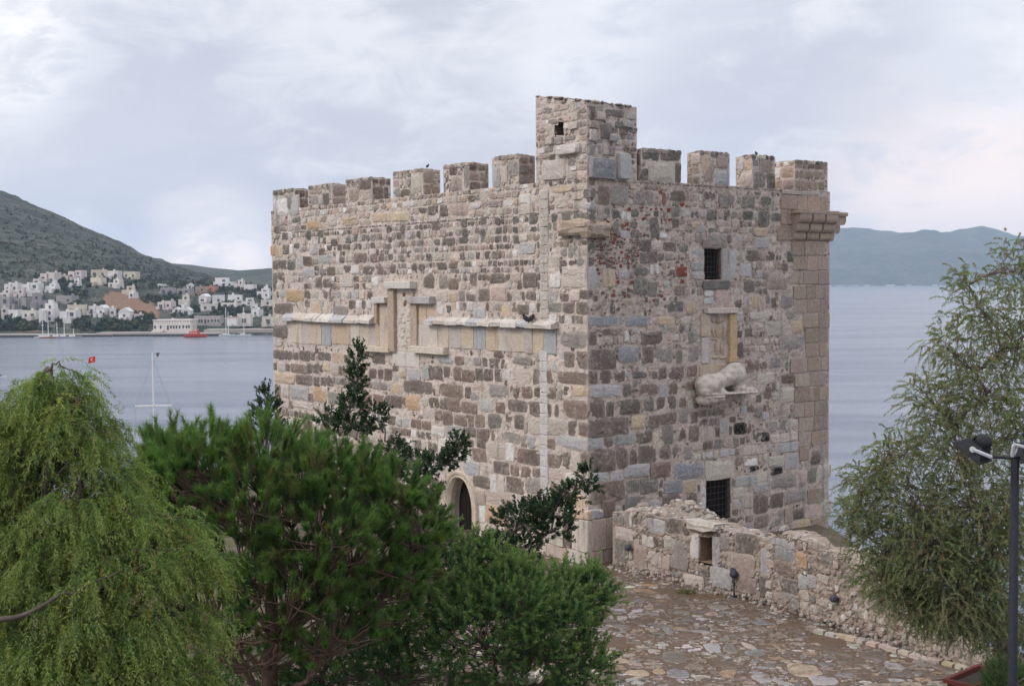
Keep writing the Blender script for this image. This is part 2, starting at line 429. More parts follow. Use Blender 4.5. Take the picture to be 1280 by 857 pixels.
# ------------------------------------------------------------------ the town across the bay
WHITE = (0.64, 0.625, 0.61); CREAM = (0.57, 0.51, 0.42); PINKW = (0.57, 0.50, 0.475); GREY = (0.30, 0.285, 0.28); WARM = (0.60, 0.56, 0.51)
GLASSC = (0.07, 0.075, 0.08)
TOWN = 'houses on the hillside across the bay'
def house(x0, y0, x1, y1, col, label, style='cube', cat='house', yaw=None, Yfix=None, nwin=None, roofc=None, name='hillside_house', grp=TOWN):
    r = rs(int(x0 * 7 + y1 * 3) % 100000)
    px = (x0 + x1) / 2
    p = hill_hit(px, y1) if Yfix is None else None
    if p is None:
        Yv = Yfix or 740.0
        p = at(px, y1, Yv); p[2] = max(p[2], SEA + 0.6)
    Y = p[1]; k = Y / FPX
    wd = (x1 - x0) * k * 0.93; ht = (y1 - y0) * k; dp = min(max(wd * 0.7, 6), 14)
    yaw = r.uniform(-0.35, 0.35) if yaw is None else yaw
    t = thing(name, (p[0], p[1] + dp / 2, p[2] - 1.0), label, cat, grp)
    base = t.location
    def loc(x, y, z):
        c, s_ = math.cos(yaw), math.sin(yaw)
        return (base[0] + x * c - y * s_, base[1] + x * s_ + y * c, base[2] + z)
    b = MB(); H = ht + 1.0; boxes = []
    if style == 'stack':
        boxes = [(0, 0, wd, dp, 0, H * 0.58), (wd * r.choice([-.16, .16]), dp * .12, wd * 0.6, dp * .7, H * .58, H)]
    elif style == 'tower':
        boxes = [(0, 0, wd, dp, 0, H * .6), (wd * .12, dp * .1, wd * .62, dp * .7, H * .6, H * .84), (wd * .12, dp * .1, wd * .3, dp * .35, H * .84, H)]
    elif style == 'twin':
        boxes = [(-wd * .26, 0, wd * .48, dp, 0, H * .9), (wd * .25, dp * .15, wd * .5, dp, 0, H)]
    else:
        boxes = [(0, 0, wd, dp, 0, H)]
    for (cx, cy, a, d_, z0, z1) in boxes:
        b.box(loc(cx, cy, (z0 + z1) / 2), (a, d_, z1 - z0), yaw, col)
        if style not in ('gable',):
            for (ox, oy, sx, sy) in ((0, -d_ / 2 + .2, a, .36), (-a / 2 + .2, 0, .36, d_ - .8), (a / 2 - .2, 0, .36, d_ - .8)):
                b.box(loc(cx + ox, cy + oy, z1 + 0.35), (sx, sy, 0.66), yaw, col)
            if r.rand() < .6:
                b.box(loc(cx + a * r.uniform(-.3, .3), cy + 1, z1 + 0.9), (1.3, 1.2, 1.8), yaw, col)
    for q_ in range(r.randint(1, 4)):            # lower annexes, terraces and stair walls joined to the house
        aw, ah = wd * r.uniform(.22, .45), H * r.uniform(.28, .6); sx = r.uniform(-.5, .5) * wd
        b.box(loc(sx, -dp / 2 - r.uniform(.6, 2.0), ah / 2), (aw, r.uniform(2, 4.5), ah), yaw, np.array(col) * r.uniform(.88, 1.04))
    b.build('wall', M_PAINT, t)
    if style == 'gable':
        g = MB(); a, d_ = wd * 1.08, dp * 1.08; hh = wd * 0.34
        v = [loc(-a / 2, -d_ / 2, H), loc(a / 2, -d_ / 2, H), loc(a / 2, d_ / 2, H), loc(-a / 2, d_ / 2, H), loc(a * .1, -d_ / 2, H + hh), loc(a * .1, d_ / 2, H + hh)]
        g.add(v, [[0, 1, 4], [2, 3, 5], [1, 2, 5, 4], [3, 0, 4, 5], [0, 3, 2, 1]], roofc or col)
        g.build('roof', M_PAINT, t)
    elif roofc:
        g = MB(); g.box(loc(0, 0, H + .9), (wd * 1.04, dp * 1.04, .4), yaw, roofc); g.build('roof', M_PAINT, t)
    for (cx, cy, a, d_, z0, z1) in boxes:
        st = max(1, int(round((z1 - max(z0, 0.9)) / 4.2))); nc = nwin or max(1, min(5, int(a / 4.2)))
        if a < 3: continue
        for fl in range(st):
            zc = max(z0, .9) + (fl + .52) * (z1 - max(z0, .9)) / st
            for i in range(nc):
                if r.rand() < .12: continue
                wv = MB(); xw = (i + .5) / nc * a - a / 2 + r.uniform(-.3, .3)
                big = r.rand() < .3
                wv.box(loc(cx + xw, cy - d_ / 2 - .02, zc - (.3 if big else 0)), (min(a / nc * .55, 2.4 if big else 1.5), .12, min(2.6 if big else 1.7, (z1 - z0) / st * .6)), yaw, GLASSC)
                wv.build('window', M_PAINT, t)
    return t
HOUSES = [
 # top row under the scrub slope
 (50, 342, 71, 353, PINKW, 'pinkish two-tier block crowning the white terraces, top row of the left slope', 'twin'),
 (72, 345.5, 84, 350, CREAM, 'low cream house joining two taller blocks in the top row', 'cube'),
 (85, 340, 104, 350.5, PINKW, 'broad pale block with arched balconies, at the middle of the top row', 'twin'),
 (88, 350.5, 99, 359, WHITE, 'small white house directly below the broad balcony block', 'stack'),
 (112, 339, 132, 348, CREAM, 'cream flat-roofed villa, first of the three villas highest above the brown spur', 'cube'),
 (113, 349, 130, 357, CREAM, 'cream villa tucked directly under the first of the three highest villas', 'cube'),
 (134, 339.5, 150, 348.5, WARM, 'pale villa with a big dark window, middle of the three highest above the brown spur', 'cube'),
 (135, 350, 152, 359, WARM, 'pale villa one row below the middle of the three highest villas', 'stack'),
 (154, 340.5, 172, 348.5, CREAM, 'rightmost of the three cream villas highest on the slope', 'cube'),
 (151, 359, 168, 368.5, CREAM, 'greenish cream house standing alone above the bare brown spur', 'stack'),
 (162, 366.5, 169, 373, WHITE, 'tiny white house at the right shoulder of the bare brown spur', 'cube'),
 # left white terraces
 (35, 350, 50, 359, PINKW, 'pinkish house left of the two-tier crowning block', 'stack'),
 (56, 354, 72, 366, WHITE, 'white stepped house directly below the two-tier crowning block', 'tower'),
 (5, 355, 23, 366, WHITE, 'white terrace house near the left picture edge, upper of two', 'twin'),
 (27, 355.5, 49, 367, WHITE, 'long white terrace house with small dark windows, centre of the left cluster', 'twin'),
 (0, 363, 14, 373, WARM, 'white terrace house at the left picture edge, lower of two', 'stack'),
 (16, 363.5, 30, 373, PINKW, 'pinkish stepped house between the white terraces and the grey shells', 'stack'),
 (33, 364, 50, 371, WHITE, 'low white row just above the unfinished grey buildings', 'cube'),
 # grey unfinished concrete
 (0, 373, 16, 388, GREY, 'grey unfinished concrete block at the left picture edge', 'cube'),
 (17, 374, 35, 388, GREY, 'wide grey concrete shell with empty window holes, second from the left edge', 'twin'),
 (38, 368, 56, 389, GREY, 'tallest grey concrete shell, behind the tall white house', 'stack'),
 (70, 371, 94, 380, GREY, 'low grey concrete shell with a row of dark openings beside the brown spur', 'cube'),
 # lower row near the shore
 (0, 386, 7, 399, WARM, 'pale house cut by the left picture edge just above the shore trees', 'cube'),
 (8, 389, 25, 399, WHITE, 'low white house second from the left edge above the shore trees', 'cube'),
 (27, 389, 47, 399.5, WARM, 'long low white house left of the tall white one', 'cube'),
 (49, 377, 70, 403, WHITE, 'tall white stepped house with a turret, above the moored yachts', 'tower'),
 (74, 389, 96, 403.5, WHITE, 'white three-bay house right of the tall stepped one', 'twin'),
 (83, 382.5, 106, 395, CREAM, 'cream block with a flat roof behind the white three-bay house', 'cube'),
 (111, 384.5, 120, 394, WHITE, 'small white house under the left foot of the brown spur', 'cube'),
 (121, 385, 133, 396, WHITE, 'white gabled house with a steep roof beside a round dark tree', 'gable'),
 (136, 386, 143, 396, WHITE, 'narrow white house between two gabled ones', 'cube'),
 (148, 390, 164, 401, WHITE, 'white gabled house below the foot of the brown spur', 'gable'),
 (166, 395, 178, 400.5, WARM, 'low pale house right of the gabled houses at the shore', 'cube'),
 # right half of the town
 (198, 356.5, 205, 360.5, WHITE, 'tiny white house alone on the upper slope, left of another', 'cube'),
 (232, 356.5, 241, 361, WHITE, 'tiny white house alone on the upper slope, nearer the big white block', 'gable'),
 (200, 361.5, 218, 368.5, GREY, 'grey unfinished house on the upper right slope, left one', 'cube'),
 (221, 362, 240, 368.5, GREY, 'grey unfinished house on the upper right slope, right one', 'cube'),
 (243, 359, 258, 366, (.36, .29, .25), 'brownish block below the big white apartment block', 'cube'),
 (266, 348.5, 293, 359, WHITE, 'big white apartment block, highest on the right slope', 'stack'),
 (293, 351, 305, 362, WARM, 'pale house adjoining the big white apartment block', 'stack'),
 (305, 356.5, 319, 364.5, WHITE, 'white house stepping down right of the apartment block', 'cube'),
 (258, 359, 271, 365, (.42, .2, .16), 'red-walled low house in front of the big apartment block', 'cube'),
 (222, 370, 236, 381.5, WARM, 'creamy white cube house at the centre of the right town', 'stack'),
 (197, 378, 216, 387, PINKW, 'pale low row beside the dark pine grove at the right slope foot', 'twin'),
 (228, 382, 233, 389, WHITE, 'narrow white house below the creamy cube house', 'cube'),
 (249, 371, 261, 381, WHITE, 'white house with a sloped roof left of a square white one', 'gable'),
 (249, 381.5, 271, 389, WARM, 'long low white house under two taller white ones', 'cube'),
 (264, 370, 280, 381, WHITE, 'square white house with two dark windows in mid town', 'cube'),
 (284, 369.5, 302, 377, WHITE, 'wide white house right of the square one', 'cube'),
 (301, 374, 317, 382, WHITE, 'white stepped house near the tower wall, mid row', 'stack'),
 (276, 380, 299, 385, WARM, 'long flat white roofed house in front of dark trees', 'cube'),
 (321, 359, 338, 373, WHITE, 'white building with a small belfry beside the castle tower edge', 'tower'),
 (312, 381, 321, 386, WHITE, 'small white house below the belfry building', 'cube'),
 (325, 376.5, 340, 382.5, WARM, 'low white house touching the castle tower edge', 'cube'),
 (215, 387.5, 225, 391.5, WHITE, 'small white shed with a bright roof above the quay buildings', 'gable'),
 (226, 388.5, 239, 394, WHITE, 'white shed with a bright sloped roof above the arcaded quay building', 'gable'),
 (315, 388, 326, 396, WHITE, 'white cube rising above the quay sheds', 'cube'),
]
for hx in HOUSES:
    house(*hx)
def bldg(*a, **k): return house(*a, name='quay_building', cat='building', yaw=0.0, grp='buildings on the quay', **k)
bldg(190, 402, 240.5, 415.5, WARM, 'long white arcaded building on the quay behind the red boat', 'cube', Yfix=728, nwin=12, roofc=(.62, .56, .52))
bldg(241.5, 396, 276, 406.5, (.40, .37, .35), 'long grey building with tall windows behind the quay', 'cube', Yfix=752, nwin=8)
bldg(283, 398.5, 296, 405, WHITE, 'small white kiosk on the quay left of the low sheds', 'cube', Yfix=735, roofc=(.42, .22, .17))
bldg(296, 394.5, 314, 405.5, WARM, 'low quay shed with a pale projecting roof', 'cube', Yfix=742, roofc=(.6, .58, .55))
bldg(327, 396.5, 342, 406, (.5, .47, .43), 'greyish quay shed touching the castle tower edge', 'cube', Yfix=740)

# quay and breakwater
mb = MB()
for (x0, x1, ytop, ybot, Y, dp) in ((-60, 60, 422, 425.5, 716, 14), (58, 140, 418.5, 421.5, 716, 14), (120, 200, 414.5, 419, 718, 16), (186, 275, 413.5, 417, 716, 18), (255, 480, 407.5, 414.5, 726, 30)):
    a, b_ = at(x0, ybot, Y), at(x1, ybot, Y); hgt = (ybot - ytop) * Y / FPX
    z1 = SEA + max(hgt, 1.1)
    mb.box(((a[0] + b_[0]) / 2, Y + dp / 2, (SEA - 1 + z1) / 2), (b_[0] - a[0], dp, z1 - SEA + 1), 0, (0.36, 0.33, 0.30))
    mb.box(((a[0] + b_[0]) / 2, Y - .4, SEA + .35), (b_[0] - a[0], .8, 1.2), 0, (0.06, 0.06, 0.06))
q_ = mb.build('quay_wall', M_PLAIN)
tag(q_, 'pale stone quay running along the far shore below the town', 'quay')

# trees of the town: masses of crowns, too many and too small to tell apart
def crown_blob(mb, c, r_, rg, n=70, squash=1.0, col=(0.035, 0.055, 0.03)):
    d = rg.normal(size=(n, 3)); d /= np.linalg.norm(d, axis=1, keepdims=True)
    p = np.asarray(c) + d * np.array([r_, r_, r_ * squash]) * rg.uniform(.55, 1.05, (n, 1))
    s = r_ * rg.uniform(.22, .42, n)
    a = rg.normal(size=(n, 3)); a /= np.linalg.norm(a, axis=1, keepdims=True)
    b = np.cross(a, rg.normal(size=(n, 3))); b /= np.linalg.norm(b, axis=1, keepdims=True)
    v = np.stack([p - a * s[:, None], p + b * s[:, None], p + a * s[:, None], p - b * s[:, None]], 1).reshape(-1, 3)
    cc_ = np.repeat(np.asarray(col) * rg.uniform(.7, 1.35, (n, 1)), 4, 0)
    mb.add(v, [np.arange(n * 4).reshape(n, 4)], cc_)
mb = MB(); r = rs(11)
spots = []
def zone(x0, x1, y0, y1, n, s0, s1): 
    for _ in range(n): spots.append((r.uniform(x0, x1), r.uniform(y0, y1), r.uniform(s0, s1)))
zone(-30, 45, 404, 420, 60, 3, 7); zone(45, 95, 400, 414, 22, 2, 4.5); zone(95, 185, 403, 416, 70, 2.5, 5.5); zone(0, 190, 390, 404, 40, 2, 4.5)
zone(72, 112, 354, 372, 40, 2, 4.5); zone(60, 110, 340, 352, 14, 2, 3.5); zone(95, 130, 372, 388, 14, 1.5, 3); zone(-20, 190, 335, 352, 40, 1.5, 3.5)
zone(175, 225, 372, 380, 40, 2, 4.5); zone(215, 345, 380, 398, 55, 2, 4); zone(265, 300, 380, 398, 26, 2.5, 4.5); zone(200, 345, 364, 376, 46, 1.5, 3.4); zone(175, 345, 350, 364, 60, 1.2, 3)
zone(140, 196, 398, 412, 30, 2.5, 4.5); zone(182, 192, 392, 408, 10, 3, 4.5); zone(0, 60, 366, 390, 18, 1.5, 3); zone(120, 180, 345, 362, 24, 1.5, 3.4); zone(-20, 110, 356, 402, 60, 1.3, 2.8); zone(195, 345, 356, 390, 60, 1.3, 2.8)
for (px, py, s) in spots:
    if py > 416 - max(0, px - 100) * 0.01 - 1: py = 414
    p = hill_hit(px, py)
    if p is None: continue
    rad = s * p[1] / FPX
    tone = r.choice(4)
    crown_blob(mb, (p[0], p[1], p[2] + rad * .55), rad, r, 46, 0.85, [(0.03, 0.05, 0.032), (0.045, 0.065, 0.035), (0.03, 0.055, 0.045), (0.075, 0.08, 0.04)][tone])
M_FARLEAF = attr_mat('far_foliage', 0.9, 0.1)
kind(tag(mb.build('town_trees', M_FARLEAF), 'dark green trees growing between the white houses across the bay', 'trees'), 'stuff')
# scrub on the mountain
mb = MB()
for _ in range(1500):
    px = r.uniform(-40, 345); t_ = r.rand() ** 0.8
    top = np.interp(px, [-40, 0, 130, 200, 300, 345], [215, 240, 294, 327, 354, 361]); bot = np.interp(px, [0, 200, 345], [345, 362, 366])
    py = top + (bot - top) * t_ + 1.0
    p = hill_hit(px, py)
    if p is None: continue
    crown_blob(mb, p, r.uniform(1.3, 3.6), r, 9, 0.7, [(0.045, 0.055, 0.038), (0.065, 0.068, 0.045), (0.038, 0.05, 0.038)][r.choice(3)])
kind(tag(mb.build('maquis_scrub', M_FARLEAF), 'dark maquis scrub dotting the mountainside on the left', 'scrub'), 'stuff')

# ------------------------------------------------------------------ boats
def hull(mb, c, L, Bm, H, yaw, col, deckcol, bow=0.35):
    n = 9; v = []
    for i in range(n):
        t = i / (n - 1); x = -L / 2 + L * t
        wv = Bm / 2 * (min(1, (1 - t) / bow) ** 0.6 if t > 1 - bow else 0.85 + 0.15 * min(1, t * 3))
        sh = H * (1 + 0.35 * t * t)
        for (yy, zz_) in ((-wv, sh), (-wv * .8, -0.3 * H), (wv * .8, -0.3 * H), (wv, sh)):
            v.append((x, yy, zz_))
    v = np.array(v); R = np.array(Matrix.Rotation(yaw, 3, 'Z')); v = v @ R.T + np.asarray(c)
    f = []
    for i in range(n - 1):
        a = i * 4
        f += [(a, a + 1, a + 5, a + 4), (a + 1, a + 2, a + 6, a + 5), (a + 2, a + 3, a + 7, a + 6)]
    mb.add(v, [np.array(f), [0, 3, 2, 1]], col)
    fd = [(i * 4, i * 4 + 4, i * 4 + 7, i * 4 + 3) for i in range(n - 1)]
    mb.add(v - np.array([0, 0, 0.08]), [np.array(fd)], deckcol)
def sailboat(px, py, Y, top_py, label, L=None, col=(.7, .7, .7), yaw=0.1, group='yachts moored at the far quay', spreader=None):
    p = at(px, py, Y); p[2] = SEA
    mh = (horiz(px) - top_py) / FPX * Y + CAM_Z - SEA
    L = L or mh * 0.75
    t = thing('sailing_yacht', p, label, 'yacht', group)
    mb = MB(); hull(mb, p, L, L * .28, L * .09, yaw, col, (.45, .38, .3)); mb.build('hull', M_PAINT, t)
    mb = MB(); R = Matrix.Rotation(yaw, 3, 'Z'); o = R @ Vector((-L * .08, 0, L * .13))
    mb.box(p + np.array(o), (L * .34, L * .15, L * .08), yaw, (.75, .74, .72)); mb.build('cabin', M_PAINT, t)
    rad = max(0.09, Y * 0.00027)
    mb = MB(); mb.tube([p + (0, 0, L * .1), p + (0, 0, mh)], [rad, rad * .75], 8, (.72, .71, .69))
    mb.tube([p + (0, 0, L * .2), p + np.array(R @ Vector((-L * .4, 0, L * .2)))], rad * .7, 6, (.5, .5, .5))
    mast = mb.build('mast', M_PAINT, t)
    sy, sw = spreader or (mh * .62, mh * .09)
    mb = MB(); mb.box(p + (0, 0, sy), (sw, rad * 1.3, rad * 1.7), 0.1, (.75, .74, .73)); mb.build('spreader', M_PAINT, mast)
    mb = MB()
    for q in ((-L * .48, 0), (L * .48, 0)):
        e = R @ Vector((q[0], q[1], L * .1)); mb.tube([p + (0, 0, mh * .98), p + np.array(e)], rad * .13, 3, (.3, .3, .3), False)
    for sgn in (-1, 1): mb.tube([p + (0, 0, mh * .98), p + (sgn * sw / 2, 0, sy), p + (sgn * L * .12, 0, L * .1)], rad * .13, 3, (.3, .3, .3), False)
    mb.build('rigging', M_PAINT, t)
    return t
near = sailboat(197.5, 776, 110, 441, 'tall pale yacht mast with one crossbar rising behind the pine tree', L=15, yaw=0.5, group=None, spreader=(CAM_Z - SEA + (horiz(197) - 507) / FPX * 110, 3.1))
mt_ = MB(); mt_.tube([at(195.4, 441.5, 110), at(199.4, 441.5, 110)], 0.07, 6, (.1, .1, .1)); mt_.box(at(197, 443.5, 110), (.14, .14, .25), 0, (.08, .08, .08)); mt_.build('masthead_antenna', M_PAINT, near)
for (px, top, lab, col) in ((53.5, 396, 'white yacht moored leftmost below the tall white house', (.55, .6, .62)), (60.5, 399, 'yacht with a brown hull beside the leftmost white yacht', (.35, .25, .18)),
                            (71.5, 402, 'yacht with a dark red hull, third from the left at the far quay', (.4, .16, .13)), (80.5, 403, 'yacht with a blue-grey hull, fourth from the left at the far quay', (.25, .3, .36)),
                            (92, 410, 'small grey motor sailer right of the four moored yachts', (.35, .36, .38)),
                            (282.5, 384, 'yacht whose tall mast stands left of the twin mast by the low sheds', (.7, .7, .7)), (285.5, 389, 'yacht whose mast stands close right of the taller mast by the low sheds', (.6, .62, .65)),
                            (305, 383, 'yacht whose single mast rises in front of the low quay shed', (.7, .68, .64))):
    far = px > 200
    sailboat(px, 422.5 if not far else 414.5, 700 if not far else 712, top, lab, L=(9 if not far else 8), col=col, yaw=0.15)
# red boat
p = at(244.5, 417, 700); p[2] = SEA
t = thing('red_boat', p, 'bright red workboat with a stepped red deckhouse lying at the quay', 'boat')
RED = (.50, .055, .045)
mb = MB(); hull(mb, p, 12.5, 3.6, 1.25, 0.02, RED, (.3, .09, .07)); mb.box(p + (0, -1.75, .15), (11, .2, .35), 0.02, (.04, .03, .03)); mb.build('hull', M_PAINT, t)
mb = MB(); mb.box(p + (-.6, 0, 2.2), (5.2, 2.6, 1.7), 0, RED); mb.box(p + (.1, 0, 3.6), (2.6, 2.1, 1.3), 0, (.55, .09, .07)); mb.box(p + (.1, 0, 4.3), (2.9, 2.4, .12), 0, (.6, .5, .45)); mb.build('deckhouse', M_PAINT, t)
mb = MB(); mb.tube([p + (-.8, 0, 4), p + (-.8, 0, 6.6)], .1, 6, (.5, .2, .18)); mb.tube([p + (3.9, 0, 1.2), p + (4.6, 0, 3.8)], .09, 6, (.5, .2, .18)); mb.build('mast', M_PAINT, t)
for xx, zz_, ww in ((-2.2, 2.3, .8), (-.8, 2.3, .8), (.6, 2.3, .8), (.1, 3.65, 1.8)):
    mb = MB(); mb.box(p + (xx, -1.32 if zz_ < 3 else -1.07, zz_), (ww, .08, .6), 0, (.66, .62, .52)); mb.build('window', M_PAINT, t)
# small motor boat at the left edge
p = at(1.5, 471, 402); p[2] = SEA
t = thing('motor_boat', p, 'small white open motor boat at the left picture edge', 'boat')
mb = MB(); hull(mb, p, 3.4, 1.4, .45, 0.1, (.75, .76, .78), (.4, .4, .42)); mb.build('hull', M_PAINT, t)
mb = MB(); mb.box(p + (-.3, 0, .75), (.8, .7, .6), 0.1, (.12, .14, .18)); mb.build('cabin', M_PAINT, t)
# flagpole with a red flag
p = at(119.8, 480, 75); top = at(119.5, 443.5, 75)
t = thing('flagpole', (p[0], p[1], -17.4), 'thin pole with a small red flag in front of the bay', 'flagpole')
mb = MB(); mb.tube([(p[0], p[1], -17.6), (top[0], top[1], top[2])], [.05, .025], 8, (.55, .5, .5)); mb.build('pole', M_PAINT, t)
mb = MB(); g = []
for j in range(6):
    for i in range(9):
        u = i / 8
        g.append((top[0] - u * .42 + .03 * math.sin(u * 6), top[1] + .05 * math.sin(u * 8 + j * .5), top[2] - .05 - j * .068 - u * .12))
gi = np.array([(j * 9 + i, j * 9 + i + 1, j * 9 + i + 10, j * 9 + i + 9) for j in range(5) for i in range(8)])
mb.add(g, [gi], (.66, .035, .03)); flag = mb.build('flag', M_PAINT, t, True)
mb = MB(); c = np.array(top) + (-.17, -.075, -.27)
cres = []
for k in range(15):
    a = math.radians(50 + 260 * k / 14); cres.append(c + np.array((.085 * math.cos(a), 0, .085 * math.sin(a)))); a2 = math.radians(62 + 236 * k / 14); cres.append(c + np.array((.02 + .066 * math.cos(a2), 0, .066 * math.sin(a2))))
mb.add(cres, [np.array([(2 * k, 2 * k + 1, 2 * k + 3, 2 * k + 2) for k in range(14)])], (.8, .8, .8))
st = [c + np.array((-.09 + (.04 if k % 2 == 0 else .016) * math.cos(k * math.pi / 5 + math.pi), 0, (.04 if k % 2 == 0 else .016) * math.sin(k * math.pi / 5 + math.pi))) for k in range(10)]
mb.add(st, [list(range(10))], (.8, .8, .8)); mb.build('crescent_and_star', M_PAINT, flag)

# ------------------------------------------------------------------ the castle tower: masonry laid stone by stone
CORNER = on_ground(735.5, 705)
AZL, AZR = math.radians(37.3), math.radians(52.7)
Zv = np.array([0, 0, 1.0])
class Frame:
    """a wall plane: O on the ground, U along the wall, N out of it"""
    def __init__(s, O, U, N): s.O, s.U, s.N = np.asarray(O, float), np.asarray(U, float), np.asarray(N, float)
    def p(s, u, v, d=0.0): return s.O + s.U * u + Zv * v + s.N * d
    def arr(s, u, v, d): return s.O + np.outer(u, s.U) + np.outer(v, Zv) + np.outer(d, s.N)
    def uv(s, px, py, off=0.0):
        d = ray(px, py); t = np.dot(s.O + s.N * off - EYE, s.N) / np.dot(d, s.N)
        q = EYE + d * t - s.O
        return float(np.dot(q, s.U)), float(q[2])
    def box(s, x0, y0, x1, y1, off=0.0):
        """uv rectangle of a photo box (its middle heights and widths)"""
        xm, ym = (x0 + x1) / 2, (y0 + y1) / 2
        a, _ = s.uv(x0, ym, off); b, _ = s.uv(x1, ym, off); _, c = s.uv(xm, y1, off); _, d = s.uv(xm, y0, off)
        return min(a, b), c, max(a, b), d
FL = Frame(CORNER, (-math.sin(AZL), math.cos(AZL), 0), (-math.cos(AZL), -math.sin(AZL), 0))
FR = Frame(CORNER, (math.sin(AZR), math.cos(AZR), 0), (math.cos(AZR), -math.sin(AZR), 0))

ALB = 1.0
KEYS = {'d': (86, 73, 64), 'b': (110, 86, 74), 'q': (82, 61, 53), 'g': (134, 127, 120), 'l': (168, 167, 167), 'c': (190, 177, 163), 'y': (194, 168, 134), 'o': (190, 148, 100),
        'w': (214, 208, 202), 'k': (72, 73, 68), 'r': (132, 68, 54), 'p': (180, 156, 143), 't': (157, 134, 113), 'n': (102, 102, 91), 'B': (124, 131, 139), 'h': (30, 26, 23), 's': (156, 135, 121)}
MORTAR = np.array(lin(199, 185, 174))
def kcol(k, r, amt=0.10):
    c = np.array(lin(*KEYS[k])) * ALB
    if k not in 'hr': c = (c * .82 + c.mean() * .18) * .86 + MORTAR * .14
    return np.clip(c * (1 + r.normal(0, amt)) * (1 + r.normal(0, amt * .25, 3)), 0.004, 0.8)

